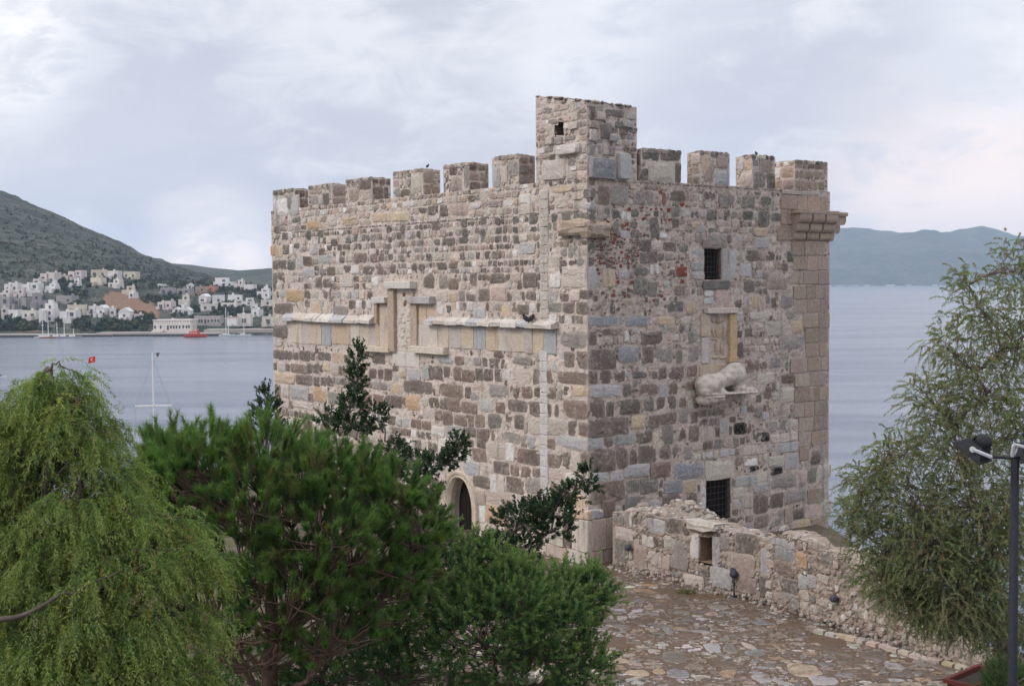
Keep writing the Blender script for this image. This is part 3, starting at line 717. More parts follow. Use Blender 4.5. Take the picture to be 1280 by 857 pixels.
class Masonry:
    def __init__(s, fr, u0, u1, v0, v1, seed, res=0.02):
        s.fr, s.u0, s.u1, s.v0, s.v1, s.res = fr, u0, u1, v0, v1, res
        s.r = rs(seed); s.mb = MB(); s.vmax = None; s.occ = np.zeros((int((v1 - v0) / res) + 2, int((u1 - u0) / res) + 2), bool)
    def _ix(s, u0, v0, u1, v1):
        f = lambda x, lo, n: int(min(max(round((x - lo) / s.res), 0), n))
        return f(v0, s.v0, s.occ.shape[0]), f(v1, s.v0, s.occ.shape[0]), f(u0, s.u0, s.occ.shape[1]), f(u1, s.u0, s.occ.shape[1])
    def mark(s, u0, v0, u1, v1):
        a, b, c, d = s._ix(u0, v0, u1, v1); s.occ[a:b, c:d] = True
    def frac(s, u0, v0, u1, v1):
        a, b, c, d = s._ix(u0, v0, u1, v1); q = s.occ[a:b, c:d]
        return float(q.mean()) if q.size else 1.0
    def stone(s, u, v, w, h, col, depth=None, n=None, jit=0.05, bulge=None, tilt=0.02, lap=.55):
        r = s.r; K = 16
        n = r.uniform(2.6, 6.0) if n is None else n
        depth = r.uniform(0.006, 0.032) if depth is None else depth
        bulge = min(w, h) * r.uniform(.01, .06) if bulge is None else bulge
        t = np.arange(K) * 2 * math.pi / K
        x = np.sign(np.cos(t)) * np.abs(np.cos(t)) ** (2 / n) * w / 2
        y = np.sign(np.sin(t)) * np.abs(np.sin(t)) ** (2 / n) * h / 2
        # irregular outline: low order wobble and per-corner jitter
        ph = r.uniform(0, 6.28, 3); k = 1 + jit * (0.9 * np.sin(2 * t + ph[0]) + .7 * np.sin(3 * t + ph[1])) + r.normal(0, jit * .75, K)
        sk = r.normal(0, jit * .8); x = x * k + y * sk; y = y * k + x * r.normal(0, jit * .45)
        lim = 0.49
        ring = []
        tu, tv = r.normal(0, tilt, 2)
        for sc, dd in ((1.0, -0.05), (0.985, depth * .45), (0.90 if lap > .2 else .97, depth), (0.52, depth + bulge)):
            dz = dd + (tu * x * sc + tv * y * sc if dd > 0 else 0) + (r.normal(0, .006, K) if sc < .95 and lap > .2 else 0)
            ring.append(s.fr.arr(u + x * sc, v + y * sc, np.zeros(K) + dz))
        ring.append(s.fr.p(u, v, depth + bulge * 1.1)[None])
        V = np.concatenate(ring)
        i = np.arange(K); j = (i + 1) % K; f = []
        for q in range(3): f.append(np.stack([q * K + i, q * K + j, (q + 1) * K + j, (q + 1) * K + i], 1))
        flip = np.dot(np.cross(s.fr.U, Zv), s.fr.N) < 0
        tri = np.stack([3 * K + i, 3 * K + j, np.full(K, 4 * K)], 1)
        fs = f + [tri]
        if flip: fs = [b[:, ::-1].copy() for b in fs]
        cc = np.tile(np.asarray(col, float), (len(V), 1)); m_ = r.uniform(.5, 1.1, (2 * K, 1)) * lap; m_[K:] *= .8
        cc[:2 * K] = cc[:2 * K] * (1 - np.clip(m_, 0, 1)) + MORTAR * np.clip(m_, 0, 1)
        e_ = r.uniform(0, .35, (K, 1)) * lap; cc[2 * K:3 * K] = cc[2 * K:3 * K] * (1 - e_) + MORTAR * e_
        s.mb.add(V, fs, cc)
        s.mark(u - w * lim, v - h * lim, u + w * lim, v + h * lim)
    def hand(s, text, ox, oy, sc, mort=0.012):
        """stones read off the photograph: x0,y0,x1,y1,kind"""
        for it in text.split(';'):
            it = it.strip()
            if not it: continue
            a = it.split(',')
            x0, y0, x1, y1 = [float(q) / sc for q in a[:4]]
            u0, v0, u1, v1 = s.fr.box(ox + x0, oy + y0, ox + x1, oy + y1)
            w, h = u1 - u0, v1 - v0
            big = min(w, h) > .3
            s.stone((u0 + u1) / 2, (v0 + v1) / 2, w + .01, h + .01, kcol(a[4], s.r, .06), None, s.r.uniform(4, 9) if big else s.r.uniform(2.6, 5), 0.035 if big else .06)
    def hole(s, text, ox, oy, sc): pass
    def fill(s, regions, gap=0.03, tries=2500, small=(0.07, 0.2), smallk='ccpgwds', depth=None, bulge=None, tilt=.02, lap=.55):
        r = s.r
        for (v0, v1, hmin, hmax, amin, amax, pal, jit, test, nn) in regions:
            v = v0
            while v < v1 - hmin * .5:
                h = min(r.uniform(hmin, hmax), v1 - v); u = s.u0
                while u < s.u1 - 0.05:
                    w = h * r.uniform(amin, amax); ok = False
                    for k in (1.0, .72, .5):
                        ww = w * k; hh = h * r.uniform(.84, 1.0)
                        if u + ww > s.u1: continue
                        if s.frac(u, v, u + ww, v + hh) < .03 and (test is None or test(u + ww / 2, v + hh / 2)):
                            kk = pal[r.randint(len(pal))]
                            s.stone(u + ww / 2, v + h / 2, max(ww - gap, .05), max(hh - gap, .05), kcol(kk, r), depth, r.uniform(*nn), jit, bulge, tilt, lap)
                            u += ww; ok = True; break
                    if not ok: u += .05
                v += h
        for _ in range(tries):
            w = r.uniform(*small); h = w * r.uniform(.6, 1.3)
            u, v = r.uniform(s.u0 + w / 2, s.u1 - w / 2), r.uniform(s.v0 + h / 2, (s.vmax or s.v1) - h / 2)
            if s.frac(u - w / 2, v - h / 2, u + w / 2, v + h / 2) < .06:
                s.stone(u, v, w, h, kcol(smallk[r.randint(len(smallk))], r), r.uniform(.006, .03), r.uniform(2.2, 4), .09)
    def mortar(s, u0, u1, v0, v1, holes=(), step=.09, amp=.03, col=None, topfn=None, rough=1.0):
        """the rough lime bed between the stones, with openings left out"""
        us = list(np.arange(u0, u1, step)) + [u1]; vs = list(np.arange(v0, v1, step)) + [v1]
        for (a, b, c, d) in holes:
            us = [x for x in us if abs(x - a) > .04 and abs(x - c) > .04] + [a, c]; vs = [x for x in vs if abs(x - b) > .04 and abs(x - d) > .04] + [b, d]
        us = np.array(sorted(x for x in us if u0 <= x <= u1)); vs = np.array(sorted(x for x in vs if v0 <= x <= v1))
        V = []; 
        for v in vs:
            for u in us:
                vv_ = v
                if topfn is not None: vv_ = v0 + (v - v0) * (topfn(u) - v0) / (v1 - v0)
                p = s.fr.p(u, vv_)
                edge = min(1, (u - u0) / .25 + .0, (u1 - u) / .25, 1.0)
                dn = amp * (mnoise.noise(Vector(p * 1.9)) + 1.0 * mnoise.noise(Vector(p * 6.3)) + .8 * mnoise.noise(Vector(p * 14.0)) - .12)
                V.append(s.fr.p(u, vv_, dn * rough * max(edge, .0)))
        nu = len(us); F = []
        flip = np.dot(np.cross(s.fr.U, Zv), s.fr.N) < 0
        for j in range(len(vs) - 1):
            for i in range(nu - 1):
                cu, cv = (us[i] + us[i + 1]) / 2, (vs[j] + vs[j + 1]) / 2
                if any(a < cu < c and b < cv < d for (a, b, c, d) in holes): continue
                q = (j * nu + i, j * nu + i + 1, (j + 1) * nu + i + 1, (j + 1) * nu + i)
                F.append(q[::-1] if flip else q)
        V = np.array(V); base = MORTAR if col is None else np.array(col)
        tone = np.array([1 + .16 * mnoise.noise(Vector(p * 1.1)) + .12 * mnoise.noise(Vector(p * 5)) for p in V])
        s.mb.add(V, [np.array(F)], base * tone[:, None])
    def slab(s, u0, v0, u1, v1, d0, d1, col, bev=0.012, jit=0.006):
        """a dressed block standing proud from depth d0 to d1, edges worn"""
        r = s.r; b = min(bev, (u1 - u0) * .2, (v1 - v0) * .2)
        K = []
        for (uu, vv_) in ((u0, v0), (u1, v0), (u1, v1), (u0, v1)): K.append((uu, vv_))
        def ring(ins, d):
            c = [(u0 + ins, v0 + ins), (u1 - ins, v0 + ins), (u1 - ins, v1 - ins), (u0 + ins, v1 - ins)]; o = []
            for i in range(4):
                a, e = np.array(c[i]), np.array(c[(i + 1) % 4])
                for t in (0, 1 / 3, 2 / 3):
                    q = a + (e - a) * t + r.normal(0, jit, 2); o.append(s.fr.p(q[0], q[1], d + r.normal(0, jit * .5)))
            return np.array(o)
        V = np.concatenate([ring(0, d0), ring(0, d1 - b), ring(b, d1), s.fr.p((u0 + u1) / 2, (v0 + v1) / 2, d1)[None]])
        i = np.arange(12); j = (i + 1) % 12
        f = [np.stack([k * 12 + i, k * 12 + j, (k + 1) * 12 + j, (k + 1) * 12 + i], 1) for k in range(2)] + [np.stack([24 + i, 24 + j, np.full(12, 36)], 1)]
        if np.dot(np.cross(s.fr.U, Zv), s.fr.N) < 0: f = [q[:, ::-1].copy() for q in f]
        s.mb.add(V, f, col); s.mark(u0, v0, u1, v1)
    def build(s, name, mat, parent, smooth=False): return s.mb.build(name, mat, parent, smooth)

TOWER = thing('castle_tower', CORNER + FL.U * 8 + FR.U * 4, 'square medieval stone castle tower with crenellated top and mixed brown and cream masonry', 'castle tower')
UL = FL.uv(341, 400)[0]; UR = FR.uv(1036.5, 420)[0]
VT = FL.uv(668, 229)[1]                       # parapet level between the merlons
UA = FR.uv(977, 380)[0]                       # where the smooth sandstone buttress begins

def pix_rects(fr, boxes): return [fr.box(*b) for b in boxes]
# openings
W_UP = FR.box(880.5, 311, 901, 349.5)
W_LO = FR.box(882.5, 597, 913, 650)
RELIEF_R = FR.box(886, 392, 910, 452)
D_ = FL.box(561, 597, 590, 684)
DOOR = (D_[0], -0.35, D_[2], FL.uv(576, 596)[1])

# ---- left wall
L = Masonry(FL, 0, UL, -0.4, VT + .3, 21); L.vmax = VT
frieze_l = FL.box(357, 393, 470, 431); cross_c = FL.box(466, 352, 562, 442); frieze_r = FL.box(520, 400, 699, 437)
for q in (frieze_l, cross_c, frieze_r, (DOOR[0] - .5, DOOR[1], DOOR[2] + .55, DOOR[3] + .75)): L.mark(*q)
STRIP = (FL.uv(687, 500)[0], FL.uv(676, 500)[0])
L.mark(STRIP[0], FL.uv(680, 625)[1], STRIP[1], VT)
L.hand("""60,0,245,100,b;255,15,295,108,d;310,0,410,50,p;440,5,595,105,g;620,30,662,95,d;683,15,765,105,b;60,100,118,190,d;122,100,215,212,b;222,135,348,222,b;360,110,470,210,l;490,135,558,222,b;583,122,730,208,d;
748,130,826,242,d;430,225,535,335,n;565,225,615,330,d;632,230,706,345,d;735,255,830,385,c;85,205,158,312,b;165,235,265,315,b;275,235,320,330,b;332,230,405,328,b;0,320,95,400,w;105,320,240,415,l;345,340,435,430,b;455,372,485,432,b;
500,362,672,445,g;683,388,726,480,g;730,388,790,487,l;345,415,410,485,d;310,488,415,592,b;425,448,556,570,c;566,455,630,592,w;652,495,828,612,q;50,415,160,560,w;180,490,300,585,w;240,592,368,695,l;380,600,465,680,c;472,590,592,682,d;
603,618,664,695,b;682,632,760,712,b;772,640,832,712,b;310,700,445,790,d;445,692,498,835,w;508,695,556,838,c;568,712,700,830,q;712,712,832,832,g;880,20,950,112,b;1005,15,1052,80,d;1075,10,1195,90,y;995,118,1195,262,b;885,150,915,250,d;
940,150,970,255,d;885,265,1030,390,c;1040,280,1106,392,d;1125,288,1195,400,b;880,410,940,495,b;945,395,1195,495,l;888,530,988,640,b;1003,518,1062,650,d;1070,515,1135,670,c;1140,520,1195,680,d;900,655,1010,730,p;1010,680,1130,740,w;905,760,1030,840,b""", 540, 480, 6.122)
L.hand("""945,420,1140,535,g;975,568,1042,678,d;1065,560,1140,690,b;925,712,1140,795,b;0,15,40,115,d;80,20,140,118,g;145,40,215,125,b;300,0,350,100,d;440,10,545,80,d;585,0,665,75,p;680,0,775,110,d;865,0,945,112,w;955,0,1138,108,c;835,130,925,210,l;
938,152,1005,208,d;1085,125,1140,195,d;845,218,960,285,n;960,218,1050,290,d;1060,215,1140,300,d;62,130,138,212,c;145,140,210,212,y;220,130,262,205,g;272,148,350,208,d;355,120,440,208,d;450,105,555,205,p;560,150,600,208,d;65,210,110,300,w;
128,235,160,295,k;325,245,408,328,l;525,240,585,315,y;640,230,720,300,d;840,300,920,345,w;75,600,180,655,l;258,600,320,670,c;325,610,378,665,g;470,568,535,612,q;390,610,425,670,d;608,600,740,660,g;5,665,38,765,d;42,668,100,770,d;110,672,158,760,d;
188,672,236,778,b;240,695,330,785,b;335,685,392,775,d;400,690,462,775,d;478,690,528,778,d;540,695,590,770,w;595,685,735,795,c;750,690,795,800,d;845,700,885,790,b""", 535, 340, 5.714)
L.hand("""125,10,255,95,o;40,105,180,182,d;305,105,380,185,y;395,100,455,190,c;460,125,570,195,g;30,205,78,250,c;35,262,140,355,d;40,375,100,415,c;38,440,175,515,d;180,455,218,515,d;222,445,300,520,d;305,455,335,515,d;355,455,445,520,d;455,460,540,535,y;
545,475,585,530,d;725,470,838,540,d;40,530,65,590,d;70,525,120,595,c;125,540,160,595,d;165,540,275,608,b;278,535,365,612,d;370,545,388,600,d;393,535,440,595,y;450,545,505,620,c;505,555,530,620,d;45,605,188,680,y;195,620,320,690,d;325,635,370,700,d;
375,635,415,700,d;420,635,465,700,d;48,685,90,780,d;95,685,150,775,c;160,695,285,800,l;325,708,418,810,o;430,740,520,830,g;725,575,778,640,q;785,580,828,650,q;832,572,885,660,q;935,585,992,640,y;1000,580,1090,655,l;1100,545,1160,655,l;
965,665,1180,750,d;875,680,960,755,y;670,755,745,857,b;750,760,828,857,b;832,765,980,857,q;985,765,1085,870,o;80,790,150,857,c;180,815,330,857,c;590,420,660,510,c;600,640,680,720,b""", 335, 360, 5.714)
L.hand("""45,140,158,270,w;165,115,235,270,l;185,283,250,320,k;295,310,385,375,o;450,290,520,350,c;530,285,690,345,y;780,255,935,320,y;945,240,1080,315,y;45,350,90,405,d;110,400,150,455,k;155,395,185,445,w;290,385,330,455,k;385,380,420,440,k;485,445,525,500,k;
590,440,630,480,k;22,500,55,575,o;60,500,110,590,y;115,490,160,565,d;200,480,240,520,k;165,490,198,570,w;345,480,385,515,l;330,520,383,570,l;387,520,430,570,d;35,610,148,680,d;150,600,212,685,k;220,575,265,665,l;268,580,330,655,q;380,570,495,635,l;
520,560,545,625,w;545,585,580,630,d;585,570,650,625,c;655,555,760,635,b;775,560,825,625,b;850,555,885,615,d;915,560,950,610,d;265,670,355,740,l;390,670,445,725,g;450,660,515,725,d;520,650,580,715,c;585,650,628,715,d;635,650,690,715,w;
725,655,810,720,d;835,655,885,720,b;930,640,975,710,d;1060,540,1110,590,d;915,430,945,475,d;895,485,940,525,d;905,345,940,400,d;1015,335,1045,415,d;1095,635,1140,690,d;1150,635,1200,690,d;1185,720,1265,820,d;790,735,840,805,w;545,745,650,815,c;
360,740,410,820,d;420,750,480,820,d;40,700,70,850,d;80,700,110,760,d;130,720,170,790,c;210,350,240,400,g;640,350,690,420,p""", 335, 225, 6.095)
L.hand("""225,470,262,530,k;225,540,272,590,k;205,592,272,640,k;345,540,388,588,k;350,590,385,630,n;450,530,495,575,k;445,585,495,635,k;568,455,612,515,k;568,525,605,570,k;570,585,612,640,k;678,430,732,510,k;685,525,732,560,k;825,440,865,500,k;780,385,820,420,n;
125,560,165,590,d;125,600,180,655,d;25,485,75,550,d;450,460,480,515,d;355,455,395,520,d;150,370,270,450,p;80,380,130,455,d;0,385,55,450,d;608,310,690,378,w;608,385,690,445,c;605,640,720,705,l;825,255,965,295,y;850,340,930,400,c;65,765,125,815,d;
140,730,210,765,p;140,765,205,805,b;820,720,880,800,c;890,670,930,725,g;940,650,1000,735,g;885,750,930,790,d;945,752,985,785,d;995,735,1045,785,g;900,800,1050,857,c;1040,275,1085,335,n;1035,365,1085,410,l;895,420,965,490,n;970,430,1080,490,k""", 535, 185, 5.357)
# the pale jointed masonry round the door and the big yellow block right of it
L.hand("""315,225,355,330,w;360,225,490,350,o;360,130,545,220,p;555,150,640,260,c;500,240,560,330,c;385,370,480,440,g;870,330,905,430,d;300,120,355,215,p;325,340,380,440,c;0,180,60,250,c""", 540, 590, 5.333)
vB, vC = FL.uv(700, 340)[1], FL.uv(700, 405)[1]
L.fill([(-.35, vC, .34, .48, .55, 1.9, 'ddddbbbbbgccclywqp', .05, None, (3, 7)),
        (vC, vB, .28, .42, .5, 1.5, 'ddddbbgggcccclpyw', .055, None, (2.8, 6)),
        (vB, VT - .95, .2, .34, .5, 1.5, 'ccccppggsswdddkln', .07, None, (2.4, 5)),
        (VT - .95, VT + .02, .14, .3, .7, 2.2, 'ccccppgswsyd', .08, None, (2.4, 4.5))], 0.035, 5200, (.06, .17), 'ccppgsswd')
def left_top(u): return VT + .05 * mnoise.noise(Vector((u * 1.7, 3, 0))) + .04 * mnoise.noise(Vector((u * 5.1, 7, 0)))
L.mortar(0, UL, -0.4, VT, [DOOR], .085, .03, None, None)
wl = L.build('wall', M_STONE, TOWER)

# ---- right wall
R_ = Masonry(FR, 0, UR, -0.4, VT + .3, 22); R_.vmax = VT
for q in (W_UP, W_LO): R_.mark(q[0] - .02, q[1] - .02, q[2] + .02, q[3] + .02)
R_.mark(*FR.box(871, 384, 920, 456)); R_.mark(*FR.box(874, 455, 945, 500))
def ash_edge(v):
    """the toothed joint between rubble and sandstone"""
    k = [0, .25, .05, .35, -.1, .2, .5, .45, .3, .1][int(v / .46) % 10]
    return UA + k * .7 + (0.75 if 2.2 < v < 6.4 else 0.0)
R_.hand("""115,345,215,500,b;220,345,362,500,g;410,390,510,500,g;515,385,570,510,g;640,395,672,500,r;700,380,830,470,d;110,515,160,620,p;165,520,215,600,n;225,540,310,620,k;300,555,345,620,w;350,560,385,640,w;390,530,455,600,n;235,640,285,740,n;300,710,370,780,l;
375,640,440,700,d;380,705,460,780,d;450,640,510,690,c;540,600,620,770,k;575,545,615,598,k;720,520,790,600,n;725,610,780,690,d;620,730,680,780,w;455,785,550,857,d;555,795,640,857,c;885,540,950,620,k;890,640,930,690,y;950,670,990,730,l;1020,550,1055,620,k;40,275,98,340,b;40,365,95,440,n;40,475,95,540,l;40,545,95,625,k""", 730, 180, 6.594)
R_.hand("""0,390,90,460,d;120,400,270,500,g;25,540,105,630,k;165,545,215,600,d;315,420,420,530,n;455,430,560,500,n;320,550,400,625,k;450,550,540,680,k;540,570,630,640,k;410,690,520,760,y;20,740,190,857,g;420,770,540,857,l""", 880, 180, 6.594)
R_.hand("""35,20,95,130,n;35,140,80,210,k;455,0,550,90,d;555,10,645,85,c;650,15,760,95,d;460,105,525,190,n;525,90,605,190,d;605,105,660,175,n;670,105,730,175,g;35,220,100,400,l;150,240,255,385,y;285,240,370,320,l;420,220,530,290,n;410,310,530,450,n;535,340,600,460,n;
545,205,575,280,w;585,205,620,275,w;700,245,750,290,d;760,220,850,300,r;740,370,835,450,b;880,80,985,160,l;880,175,985,250,l;885,255,985,320,l;685,500,815,590,k;215,520,255,610,k;840,500,945,600,y;40,625,325,705,B;350,625,530,710,B;610,630,750,705,y;
795,630,920,700,c;40,745,100,870,d;470,755,650,857,d;330,755,370,840,w;860,750,930,840,g""", 730, 300, 6.594)
R_.hand("""205,75,270,320,l;350,80,455,170,d;530,90,585,165,d;680,90,730,180,k;290,190,390,300,l;640,190,690,250,d;320,330,420,430,d;520,300,700,410,s;390,450,460,560,y;250,490,310,560,d;555,470,600,555,d;640,440,735,565,g;0,335,220,390,n;0,415,75,465,w;0,475,75,525,l;
90,400,215,540,p;380,590,540,655,c;565,580,665,655,c;680,570,740,650,g;505,670,690,785,c;725,660,810,770,y;620,785,835,900,g;335,720,405,800,d;265,740,310,805,d;260,590,320,665,l""", 880, 300, 6.594)
R_.hand("""40,110,260,270,d;285,80,450,215,B;480,80,575,220,d;600,80,725,210,g;765,110,805,215,n;865,80,945,210,g;40,285,110,395,d;130,280,220,390,d;250,285,335,380,d;395,290,520,345,k;560,290,605,350,d;615,260,680,355,d;695,250,825,350,q;850,240,930,330,b;40,395,310,505,l;
320,390,390,500,n;460,395,605,485,b;615,390,685,500,l;695,385,770,480,b;835,370,940,445,b;40,520,170,690,d;185,535,245,660,d;265,520,465,640,d;490,515,575,620,n;600,500,665,605,d;685,490,755,600,d;785,500,845,580,b;40,665,370,830,d;390,650,500,760,y;
535,650,620,750,d;620,625,760,720,b;790,600,855,715,g;880,620,935,720,d;645,735,735,870,n;860,730,950,870,b;780,770,840,860,d;240,800,420,900,l;435,790,490,870,d;500,775,560,870,d""", 730, 420, 6.594)
R_.hand("""330,45,390,180,d;402,190,520,295,b;540,205,580,265,b;610,170,700,260,g;700,310,815,390,d;560,415,620,510,b;505,300,670,390,c;640,590,775,650,p;700,685,742,770,n;745,690,845,740,c;195,690,270,790,l;310,710,415,810,h;470,790,600,870,h;490,580,545,660,g;700,415,810,540,c;620,800,830,870,c""", 870, 420, 6.594)
R_.hand("""40,50,150,140,l;165,45,235,130,d;435,25,555,90,d;645,40,740,100,n;40,140,265,330,d;275,120,365,300,d;380,130,440,280,d;445,105,595,260,d;620,105,715,220,d;725,115,785,215,d;815,115,890,230,g;40,335,200,420,l;215,310,320,400,l;325,265,540,370,l;545,245,720,375,b;
725,250,985,385,B;40,405,340,580,b;350,390,455,500,n;460,380,610,500,n;660,395,810,500,B;815,395,930,500,y;820,505,935,640,d;960,400,1005,690,w;130,600,215,690,d;345,520,460,640,g;640,510,800,640,d""", 730, 540, 6.594)
R_.hand("""115,200,335,335,c;340,310,490,385,l;490,280,580,360,c;470,360,580,430,l;320,395,400,470,c;400,430,465,540,c;595,250,675,300,h;590,305,770,400,g;465,440,575,580,d;590,430,680,540,d;690,400,850,500,g;690,150,795,260,l;575,170,690,245,c;620,70,790,140,l;390,90,560,160,c;
405,190,500,240,w;405,245,505,280,h;780,270,850,380,p;850,250,915,360,n;920,230,1020,330,c;875,120,945,230,d;750,540,825,620,d;830,510,940,610,p;940,480,1020,600,c;765,620,875,720,y;590,560,680,670,g;470,590,580,680,b;650,660,720,740,w""", 860, 540, 5.714)
BR = FR.box(738, 288, 802, 331)
def in_br(u, v): return BR[0] < u < BR[2] and BR[1] < v < BR[3] and (u - BR[0]) / (BR[2] - BR[0]) + (BR[3] - v) / (BR[3] - BR[1]) * .25 < 1.1
rub = lambda u, v: u < ash_edge(v) - .08
for _ in range(900):        # broken brick and rusty chips spread over the upper part near the corner
    w_ = R_.r.uniform(.07, .17); h_ = w_ * R_.r.uniform(.45, .9); u, v = FR.uv(735 + abs(R_.r.normal(0, 45)), R_.r.normal(300, 45))
    if .1 < u < UA and v < VT - .2 and R_.frac(u - w_ / 2, v - h_ / 2, u + w_ / 2, v + h_ / 2) < .08: R_.stone(u, v, w_, h_, kcol('rqrbqp'[R_.r.randint(6)], R_.r), None, 3, .12)
R_.fill([(BR[1], BR[3] + .6, .065, .10, 1.2, 2.6, 'rrrrqrbrpcn', .16, in_br, (2.4, 5))], .022, 0)
R_.fill([(-.35, VT, .5, .56, .9, 1.7, 'ttttttttst', .006, lambda u, v: u > ash_edge(v) + .1, (18, 30))], .004, 0, depth=.034, bulge=.002, tilt=.003, lap=.12)
R_.fill([(-.35, FR.uv(860, 480)[1], .28, .44, .5, 1.6, 'ddbbgcclpcn', .055, rub, (2.8, 6)),
         (FR.uv(860, 480)[1], VT - .6, .2, .36, .5, 1.5, 'ggccssspplndc', .07, rub, (2.3, 4.5)),
         (VT - .6, VT, .16, .3, .6, 1.8, 'ggnsscdp', .07, rub, (2.3, 4.5))], .05, 4200, (.05, .14), 'ccpgsdnp')
R_.mortar(0, UR, -0.4, VT, [W_UP, W_LO], .085, .034, lin(184, 169, 158), None)
wr = R_.build('wall', M_STONE, TOWER)
wr['label'] = 'shaded entrance-side wall with two barred windows and a smooth sandstone corner'

# ---- rear walls and roof platform
BACK = CORNER + FL.U * UL + FR.U * UR
F3 = Frame(CORNER + FR.U * UR, FL.U, FR.U); F4 = Frame(CORNER + FL.U * UL, FR.U, FL.U)
rear = Masonry(F3, 0, UL, -3, VT, 23)
rear.mortar(0, UL, -2, VT, (), .4, .03, lin(150, 130, 115))
rear.fr = F4; rear.mortar(0, UR, -2, VT, (), .4, .03, lin(160, 140, 125))
c4 = [CORNER + Zv * (VT - .03), CORNER + FR.U * UR + Zv * (VT - .03), BACK + Zv * (VT - .03), CORNER + FL.U * UL + Zv * (VT - .03)]
rear.mb.add(c4, [[0, 1, 2, 3]], lin(140, 125, 112)); rear.build('rear_wall', M_STONE, TOWER)

# ---- merlons
def merlon(fr, other, ua, ub, v1, thick, near_side, specs, pal, seed, name='merlon', v0=None, label=None, mat=None, cap=None, topslope=0.0, side_pal=None, jit=.06, hr=(.3, .5)):
    """a block of parapet: mortar core with stones on its outer face, on the end we see and on its top"""
    v0 = VT if v0 is None else v0
    H = v1 - v0; m_ = Masonry(fr, ua, ub, v0, v1, seed)
    for (a, b, c, d, k) in specs:
        m_.stone(ua + (a + c) / 2 * (ub - ua), v0 + (b + d) / 2 * H, (c - a) * (ub - ua), (d - b) * H, kcol(k, m_.r, .06), None, 6, .03)
    m_.fill([(v0, v1, hr[0], hr[1], .6, 1.6, pal, jit, None, (2.6, 6))], .03, 260, (.06, .14), 'ccpgs')
    m_.mortar(ua, ub, v0, v1, (), .16, .03)
    s_u = ua if near_side == 'lo' else ub
    side = Frame(fr.p(s_u, 0), -fr.N, fr.U * (-1 if near_side == 'lo' else 1))
    ms = Masonry(side, 0, thick, v0, v1, seed + 500); ms.mb = m_.mb
    ms.fill([(v0, v1, hr[0], hr[1] + .1, .7, 1.6, side_pal or pal, jit, None, (3, 6))], .03, 160, (.06, .14), 'ccpgs')  # end faces take their own palette
    ms.mortar(0, thick, v0, v1, (), .16, .02)
    far_u = ub if near_side == 'lo' else ua
    q = [fr.p(far_u, v0), fr.p(far_u, v1), fr.p(far_u, v1, -thick), fr.p(far_u, v0, -thick), fr.p(s_u, v0, -thick), fr.p(s_u, v1, -thick)]
    m_.mb.add(q, [[0, 1, 2, 3], [3, 2, 5, 4]], MORTAR)
    # rough weathered top
    n, k = 9, 5; V = []
    for j in range(k):
        for i in range(n):
            u = ua + (ub - ua) * i / (n - 1); d = -thick * j / (k - 1)
            e = 0 if (i in (0, n - 1) or j in (0, k - 1)) else .05
            p = fr.p(u, v1 + e + .035 * mnoise.noise(Vector((u * 4, d * 4, seed))) - (.0 if e else .0), d); V.append(p)
    g = np.array([(j * n + i, j * n + i + 1, (j + 1) * n + i + 1, (j + 1) * n + i) for j in range(k - 1) for i in range(n - 1)])
    m_.mb.add(V, [g], np.array(cap if cap is not None else lin(138, 126, 116)))
    for i in range(int((ub - ua) / .22)):
        u = ua + .12 + i * .22 + m_.r.uniform(-.05, .05)
        m_.stone(min(u, ub - .1), v1 - .03, .22, .16, kcol('sgdcnp'[m_.r.randint(6)], m_.r), .03, 3, .08)
        m_.mb.ellipsoid(fr.p(u, v1 + .01, -m_.r.uniform(.08, thick - .1)), (m_.r.uniform(.06, .15), m_.r.uniform(.06, .15), .05), kcol('sgdgn'[m_.r.randint(5)], m_.r), None, 8, 5)
    o = m_.build(name, mat or M_STONE, TOWER)
    if label: o['label'] = label
    return o
def left_merlon(xa, xb, ytop, thick, specs, pal, seed, side_pal=None):
    ym = ytop + 10
    ub = FL.uv(xa, ym)[0]; ua = FL.uv(xb, ym)[0]; v1 = FL.uv(xb, ytop)[1]
    merlon(FL, FR, ua, ub, v1, thick, 'lo', [(1 - c, b, 1 - a, d, k) for (a, b, c, d, k) in specs], pal, seed, side_pal=side_pal)
left_merlon(341, 368, 236, .78, [(.02, .0, .62, .72, 'l'), (.66, 0, .98, .8, 'g'), (.05, .78, .2, 1, 'k'), (.3, .8, .5, 1, 'd')], 'ggcl', 41, 'qbdg')
left_merlon(385, 415, 230, .8, [(.1, .1, .4, .55, 'g'), (.62, 0, .9, .62, 'k'), (.02, .62, .6, .95, 's')], 'ccsp', 42, 'bsd')
left_merlon(432, 465, 222, .85, [(.1, .0, .55, .62, 's'), (.6, .05, .98, .5, 'p'), (.5, .5, .98, .98, 'd')], 'csp', 43, 'qbd')
left_merlon(491, 529, 211.5, .75, [(.25, 0, .55, .3, 'd'), (.6, .1, .98, .98, 'c')], 'gccgcs', 44, 'ssbd')
left_merlon(554, 586, 203.5, .85, [(.25, .62, .55, .95, 'q'), (.3, .02, .8, .55, 's'), (.02, .1, .22, .85, 'n'), (.82, .1, 1, .9, 'g')], 'ccgg', 45, 'bdqs')
left_merlon(615, 648, 193.5, .7, [(.02, .0, .3, .74, 'l'), (.34, .12, .6, .7, 'c'), (.62, .3, .98, .82, 'g')], 'ccys', 46, 'qsgb')
def right_merlon(xa, xb, ytop, thick, specs, pal, seed, side_pal=None, **k):
    ua = FR.uv(xa, ytop + 12)[0]; ub = FR.uv(xb, ytop + 12)[0]; v1 = FR.uv((xa + xb) / 2, ytop)[1]
    return merlon(FR, FL, ua, ub, v1, thick, 'lo', specs, pal, seed, side_pal=side_pal, **k)
